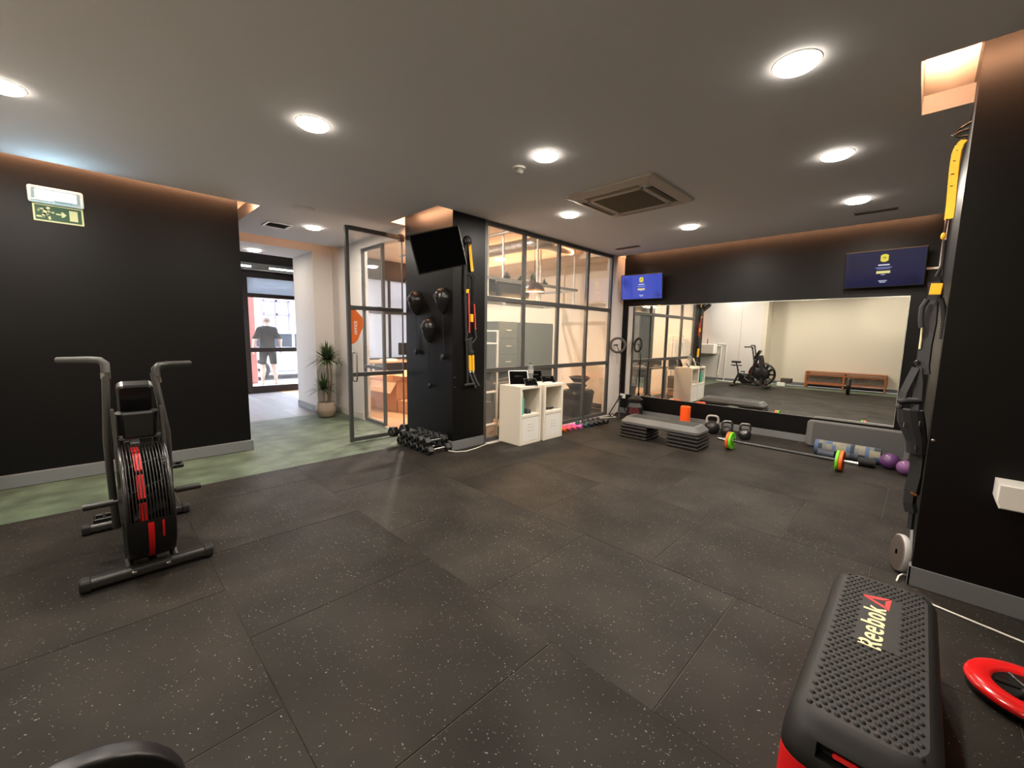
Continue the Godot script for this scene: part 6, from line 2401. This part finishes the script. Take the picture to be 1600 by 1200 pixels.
		b.tube([Vector3(-3.52, 0.19, s * 0.13), Vector3(-3.62, 0.22, s * 0.11), Vector3(-3.68, 0.28, s * 0.095)], 0.010, 8)
		b.ball(Vector3(-3.52, 0.18, s * 0.13), Vector3.ONE * 0.02, 10, 6)
		obj("link_rod", b, M.steel, lv)
	# console
	b = B.new()
	b.prism(rrect(0.165, 0.30, 0.03, 4), -0.03, 0.035, Transform3D(Basis(Vector3.UP, -PI / 2) * Basis(Vector3.RIGHT, -0.5), Vector3(-3.40, 0.965, 0)), 0.01)
	var co := obj("console", b, M.black_satin, t)
	b = B.new()
	b.prism(rrect(0.12, 0.10, 0.008, 3, Vector2(0, 0.06)), 0.035, 0.037, Transform3D(Basis(Vector3.UP, -PI / 2) * Basis(Vector3.RIGHT, -0.5), Vector3(-3.40, 0.965, 0)))
	obj("display", b, M.light_grey, co)
	b = B.new()
	b.box(Vector3(-3.30, 0.85, 0), Vector3(0.05, 0.16, 0.15), 0.012)
	obj("bottle_holder", b, M.black_plastic, t)
	# small things behind the bike
	b = B.new(); b.box(Vector3(-2.98, 0.055, 1.02), Vector3(0.22, 0.11, 0.14), 0.006)
	tag(obj("white_case", b, M.white_plastic), "small white case on the green floor under the dark box", "case")
	b = B.new(); b.box(Vector3(-2.86, 0.175, 1.05), Vector3(0.28, 0.13, 0.18), 0.008, Basis(Vector3.UP, 0.1))
	tag(obj("dark_case", b, M.brown_board), "dark box on the white case behind the air bike", "case")


# ---------------------------------------------------------------- straps and bands on the side of the right wall
func gear_right():
	var b: B
	var Z := -3.62
	var P := func(x, y, z = -3.62): return at(x, y, 2, z)
	# anchor hook with carabiner and the yellow suspension strap
	var t := thing("suspension_trainer", "yellow suspension strap on a hook of the black right wall", "suspension trainer", Vector3.ZERO)
	b = B.new()
	b.tube([Vector3(0.08, P.call(1519, 190).y, Z), P.call(1510, 195), P.call(1500, 201), P.call(1488, 211), P.call(1498, 214), P.call(1512, 212)], 0.007, 8)
	b.tube([P.call(1514, 201), P.call(1500, 206), P.call(1489, 212)], 0.006, 8)
	obj("hook", b, M.black_satin, t)
	b = B.new()
	b.strap([P.call(1507, 219), P.call(1500, 226), P.call(1495, 237), P.call(1492, 255), P.call(1489, 285), P.call(1486, 320), P.call(1483, 342)], Vector3(0.75, 0, 0.66), 0.05, 0.006)
	obj("yellow_strap", b, M.yellow_web, t)
	b = B.new()
	for q in [[1500, 234], [1495, 250.5], [1491, 271.5], [1490, 290]]:
		b.box(P.call(q[0] + 1.5, q[1]) + Vector3(-0.004, 0, 0.003), Vector3(0.03, 0.004, 0.005))
	obj("printed_mark", b, M.black_web, t)
	b = B.new()
	b.tube([P.call(1480, 342), P.call(1478, 352), P.call(1476, 364)], 0.006, 6)
	b.tube([P.call(1476, 375), P.call(1474, 395), P.call(1472, 415), P.call(1463, 432)], 0.009, 6)
	b.tube([P.call(1473, 415), P.call(1472, 432)], 0.007, 6)
	obj("black_strap", b, M.black_web, t)
	b = B.new()
	b.ball(P.call(1474, 369), Vector3(0.012, 0.022, 0.012), 10, 8)
	obj("yellow_ferrule", b, M.yellow_web, t)
	# white cable duct on the wall corner beside the right television
	b = B.new()
	b.box(Vector3(0.065, 2.55, ZM + 0.03), Vector3(0.03, 0.56, 0.03), 0.003)
	b.box(Vector3(0.01, 2.275, ZM + 0.012), Vector3(0.13, 0.025, 0.022), 0.003)
	tag(obj("cable_duct", b, M.white_plastic), "white cable duct in the corner beside the right television", "cable duct")
	# bundle of tubes in pleated sleeves with a yellow tag
	t = thing("resistance_band_set", "black pleated resistance tubes with a yellow tag on the right wall", "resistance bands", Vector3.ZERO)
	b = B.new()
	b.strap([P.call(1465, 443, -3.54), P.call(1463, 451, -3.54), P.call(1461, 460, -3.54)], Vector3(0.95, 0, 0.3), 0.052, 0.016)
	obj("yellow_tag", b, M.yellow_web, t)
	b = B.new()
	b.strap([P.call(1461, 440), P.call(1462, 459), P.call(1459, 472)], Vector3(0.8, 0, 0.6), 0.068, 0.02)
	obj("upper_webbing", b, M.black_web, t)
	for q in [[[1449, 468, 1441, 480, 1439, 497, 1440, 512], M.grey_web], [[1470, 466, 1474, 480, 1475, 500, 1472, 530]  , M.black_web]]:
		b = B.new()
		var pts := []
		var rr := []
		var base: Array = q[0]
		for k in 40:
			var s := k / 39.0 * 3.0
			var i := mini(int(s), 2)
			var fx := lerpf(base[i * 2], base[i * 2 + 2], s - i)
			var fy := lerpf(base[i * 2 + 1], base[i * 2 + 3], s - i)
			pts.append(P.call(fx, fy, -3.58 if q[1] == M.grey_web else -3.56))
			rr.append(0.016 if k % 2 == 0 else 0.0125)
		b.tube(pts, rr, 8)
		obj("pleated_sleeve", b, q[1], t)
	b = B.new()
	b.tube([P.call(1441, 512), P.call(1439, 530), P.call(1437, 545)], 0.006, 6)
	obj("pale_tube", b, M.cream_print, t)
	# broad grey strap folded over, with handles
	t = thing("grey_strap", "broad grey training strap with handles hanging on the right wall", "strap", Vector3.ZERO)
	b = B.new()
	b.strap([P.call(1456, 470), P.call(1453, 505), P.call(1446, 540), P.call(1442, 572), P.call(1443, 585)], Vector3(0.8, 0, 0.6), 0.07, 0.012)
	obj("main_strap", b, M.grey_web, t)
	b = B.new()
	b.strap([P.call(1431, 575), P.call(1422, 592), P.call(1412, 612), P.call(1408, 625)], Vector3(0.8, 0, 0.6), 0.045, 0.005)
	b.strap([P.call(1433, 575), P.call(1435, 600), P.call(1433, 625)], Vector3(0.8, 0, 0.6), 0.055, 0.005)
	obj("handle_strap", b, M.grey_web, t)
	b = B.new()
	b.lathe([Vector2(0.010, -0.012), Vector2(0.016, 0.0), Vector2(0.010, 0.012)], 10, P.call(1433, 566), Basis(Vector3.RIGHT, PI / 2))
	obj("ring", b, M.chrome, t)
	b = B.new()
	b.tube([P.call(1404, 628), P.call(1420, 626), P.call(1441, 626)], 0.02, 10)
	obj("foam_grip", b, M.black_matte, t)
	b = B.new()
	b.strap([P.call(1430, 632), P.call(1429, 645)], Vector3(0.8, 0, 0.6), 0.05, 0.01)
	obj("ankle_cuff", b, M.grey_web, t)
	b = B.new()
	b.ball(P.call(1405, 635), Vector3(0.02, 0.024, 0.02), 10, 8)
	obj("end_ball", b, M.grey_web, t)
	# dark belts and vest hanging lower down
	t = thing("weight_belt", "black padded training belt hanging low on the right wall", "belt", Vector3.ZERO)
	b = B.new()
	var rings := []
	for q in [[1414, 640, 30], [1416, 660, 32], [1424, 690, 24], [1424, 708, 24]]:
		var c: Vector3 = P.call(q[0] + 8.0, q[1])
		var ring := []
		for k in 12: ring.append(c + Vector3(cos(TAU * k / 12) * q[2] / 2.0 * 0.0042, 0, sin(TAU * k / 12) * 0.05))
		rings.append(ring)
	rings.reverse()
	for r in rings: r.reverse()
	b.loft(rings)
	obj("padding", b, M.black_web, t)
	for q in [[1414, 662], [1432, 697], [1438, 660]]:
		b = B.new()
		b.box(P.call(q[0], q[1]) + Vector3(-0.004, 0, 0.058), Vector3(0.006, 0.03, 0.01), 0.002)
		obj("buckle", b, M.chrome, t)
	t = thing("boxing_pad", "long black strap bag hanging behind the belt on the right wall", "bag", Vector3.ZERO)
	b = B.new()
	b.strap([P.call(1436, 705), P.call(1432, 740), P.call(1424, 770)], Vector3(0.8, 0, 0.6), 0.07, 0.03)
	b.strap([P.call(1424, 765), P.call(1421, 785), P.call(1424, 800)], Vector3(0.8, 0, 0.6), 0.055, 0.03)
	b.strap([P.call(1425, 800), P.call(1422, 826)], Vector3(0.8, 0, 0.6), 0.025, 0.02)
	obj("body", b, M.black_web, t)
	b = B.new()
	b.strap([P.call(1423, 769, -3.58), P.call(1432, 774, -3.58)], Vector3(0, 1, 0), 0.012, 0.003)
	obj("brass_print", b, M.brass, t)
	# round plate leaning at the wall foot
	t = thing("weight_plate", "dark weight plate with pale rim leaning at the right wall", "weight plate", Vector3(0.042, 0.0, -3.47))
	t.scale = Vector3.ONE * 0.8
	b = B.new()
	b.lathe([Vector2(0.02, 0.0), Vector2(0.135, 0.0), Vector2(0.14, 0.01), Vector2(0.14, 0.035), Vector2(0.13, 0.045), Vector2(0.02, 0.045)], 32, Vector3(0, 0.14, 0), Basis(Vector3.UP, -1.25) * Basis(Vector3.RIGHT, PI / 2 - 0.1))
	obj("disc", b, M.brown_board, t)
	b = B.new()
	b.lathe([Vector2(0.128, 0.0455), Vector2(0.141, 0.036), Vector2(0.1412, 0.009), Vector2(0.135, -0.001)], 32, Vector3(0, 0.14, 0), Basis(Vector3.UP, -1.25) * Basis(Vector3.RIGHT, PI / 2 - 0.1))
	obj("pale_rim", b, M.light_grey, t)
	b = B.new()
	b.lathe([Vector2(0, 0.004), Vector2(0.008, 0.003), Vector2(0.009, 0)], 8, Vector3(0.0, 0, 0), Basis(Vector3.RIGHT, PI / 2))
	var o := obj("wall_bolt", b, M.chrome)
	tag(o, "tiny bright bolt near the edge of the black right wall", "bolt")
	o.position = Vector3(0.095, at(1450, 687, 2, -3.3).y, -3.3)


# ---------------------------------------------------------------- what the mirror shows of the back of the room
func back_of_room():
	var b: B
	var t := thing("bench", "low slatted wooden bench against the cream back wall", "bench", Vector3(-1.51, 0, 1.40))
	b = B.new(); b.box(Vector3(0, 0.475, 0), Vector3(1.84, 0.035, 0.32), 0.004); obj("seat", b, M.bench_wood, t)
	for x in [-0.90, 0.0, 0.90]:
		for z in [-0.14, 0.14]:
			b = B.new(); b.box(Vector3(x, 0.228, z), Vector3(0.05, 0.456, 0.04), 0.004); obj("leg", b, M.bench_wood, t)
	for y in [0.13, 0.40]:
		b = B.new(); b.box(Vector3(0, y, -0.14), Vector3(1.76, 0.05, 0.022), 0.003); obj("rail", b, M.bench_wood, t)
	b = B.new(); b.box(Vector3(0, 0.165, 0), Vector3(1.76, 0.018, 0.28), 0.003); obj("shelf", b, M.bench_wood, t)
	for k in 36:
		b = B.new(); b.box(Vector3(-0.86 + k * 0.0491, 0.285, 0.13), Vector3(0.022, 0.22, 0.012), 0.002); obj("slat", b, M.light_grey, t)
	t = thing("wash_basin", "small white wash basin on the cream wall", "basin", Vector3(-5.24, 0.90, 0.992))
	b = B.new(); b.box(Vector3(0, 0.165, -0.17), Vector3(0.66, 0.33, 0.34), 0.02); obj("bowl", b, M.white_plastic, t)
	b = B.new(); b.tube([Vector3(0.02, 0.33, -0.08), Vector3(0.02, 0.42, -0.08), Vector3(0.03, 0.50, -0.1)], 0.012, 8); obj("tap", b, M.black_plastic, t)
	b = B.new(); b.tube([Vector3(0.36, 0.27, -0.03), Vector3(0.46, 0.27, -0.03), Vector3(0.48, 0.24, -0.03), Vector3(0.40, -0.70, -0.03)], 0.02, 8)
	b.tube([Vector3(0.36, 0.33, -0.02), Vector3(0.60, 0.33, -0.02), Vector3(0.62, 0.30, -0.02), Vector3(0.60, -0.88, -0.02)], 0.015, 8)
	obj("waste_pipe", b, M.white_plastic, t)
	b = B.new()
	b.tube([Vector3(-4.86, 0.02, 0.95), Vector3(-4.7, 0.015, 0.9), Vector3(-4.3, 0.015, 0.88), Vector3(-3.9, 0.015, 0.9)], 0.015, 8)
	tag(obj("drain_hose", b, M.white_plastic), "white drain hose on the green floor below the wash basin", "hose")
	b = B.new()
	b.span(-4.24, -4.235, 0.1, 2.83, 0.998, 1.0)
	struct("trim_3", "vertical panel joint in the cream wall beside the basin", "trim", b, M.grey_plastic)
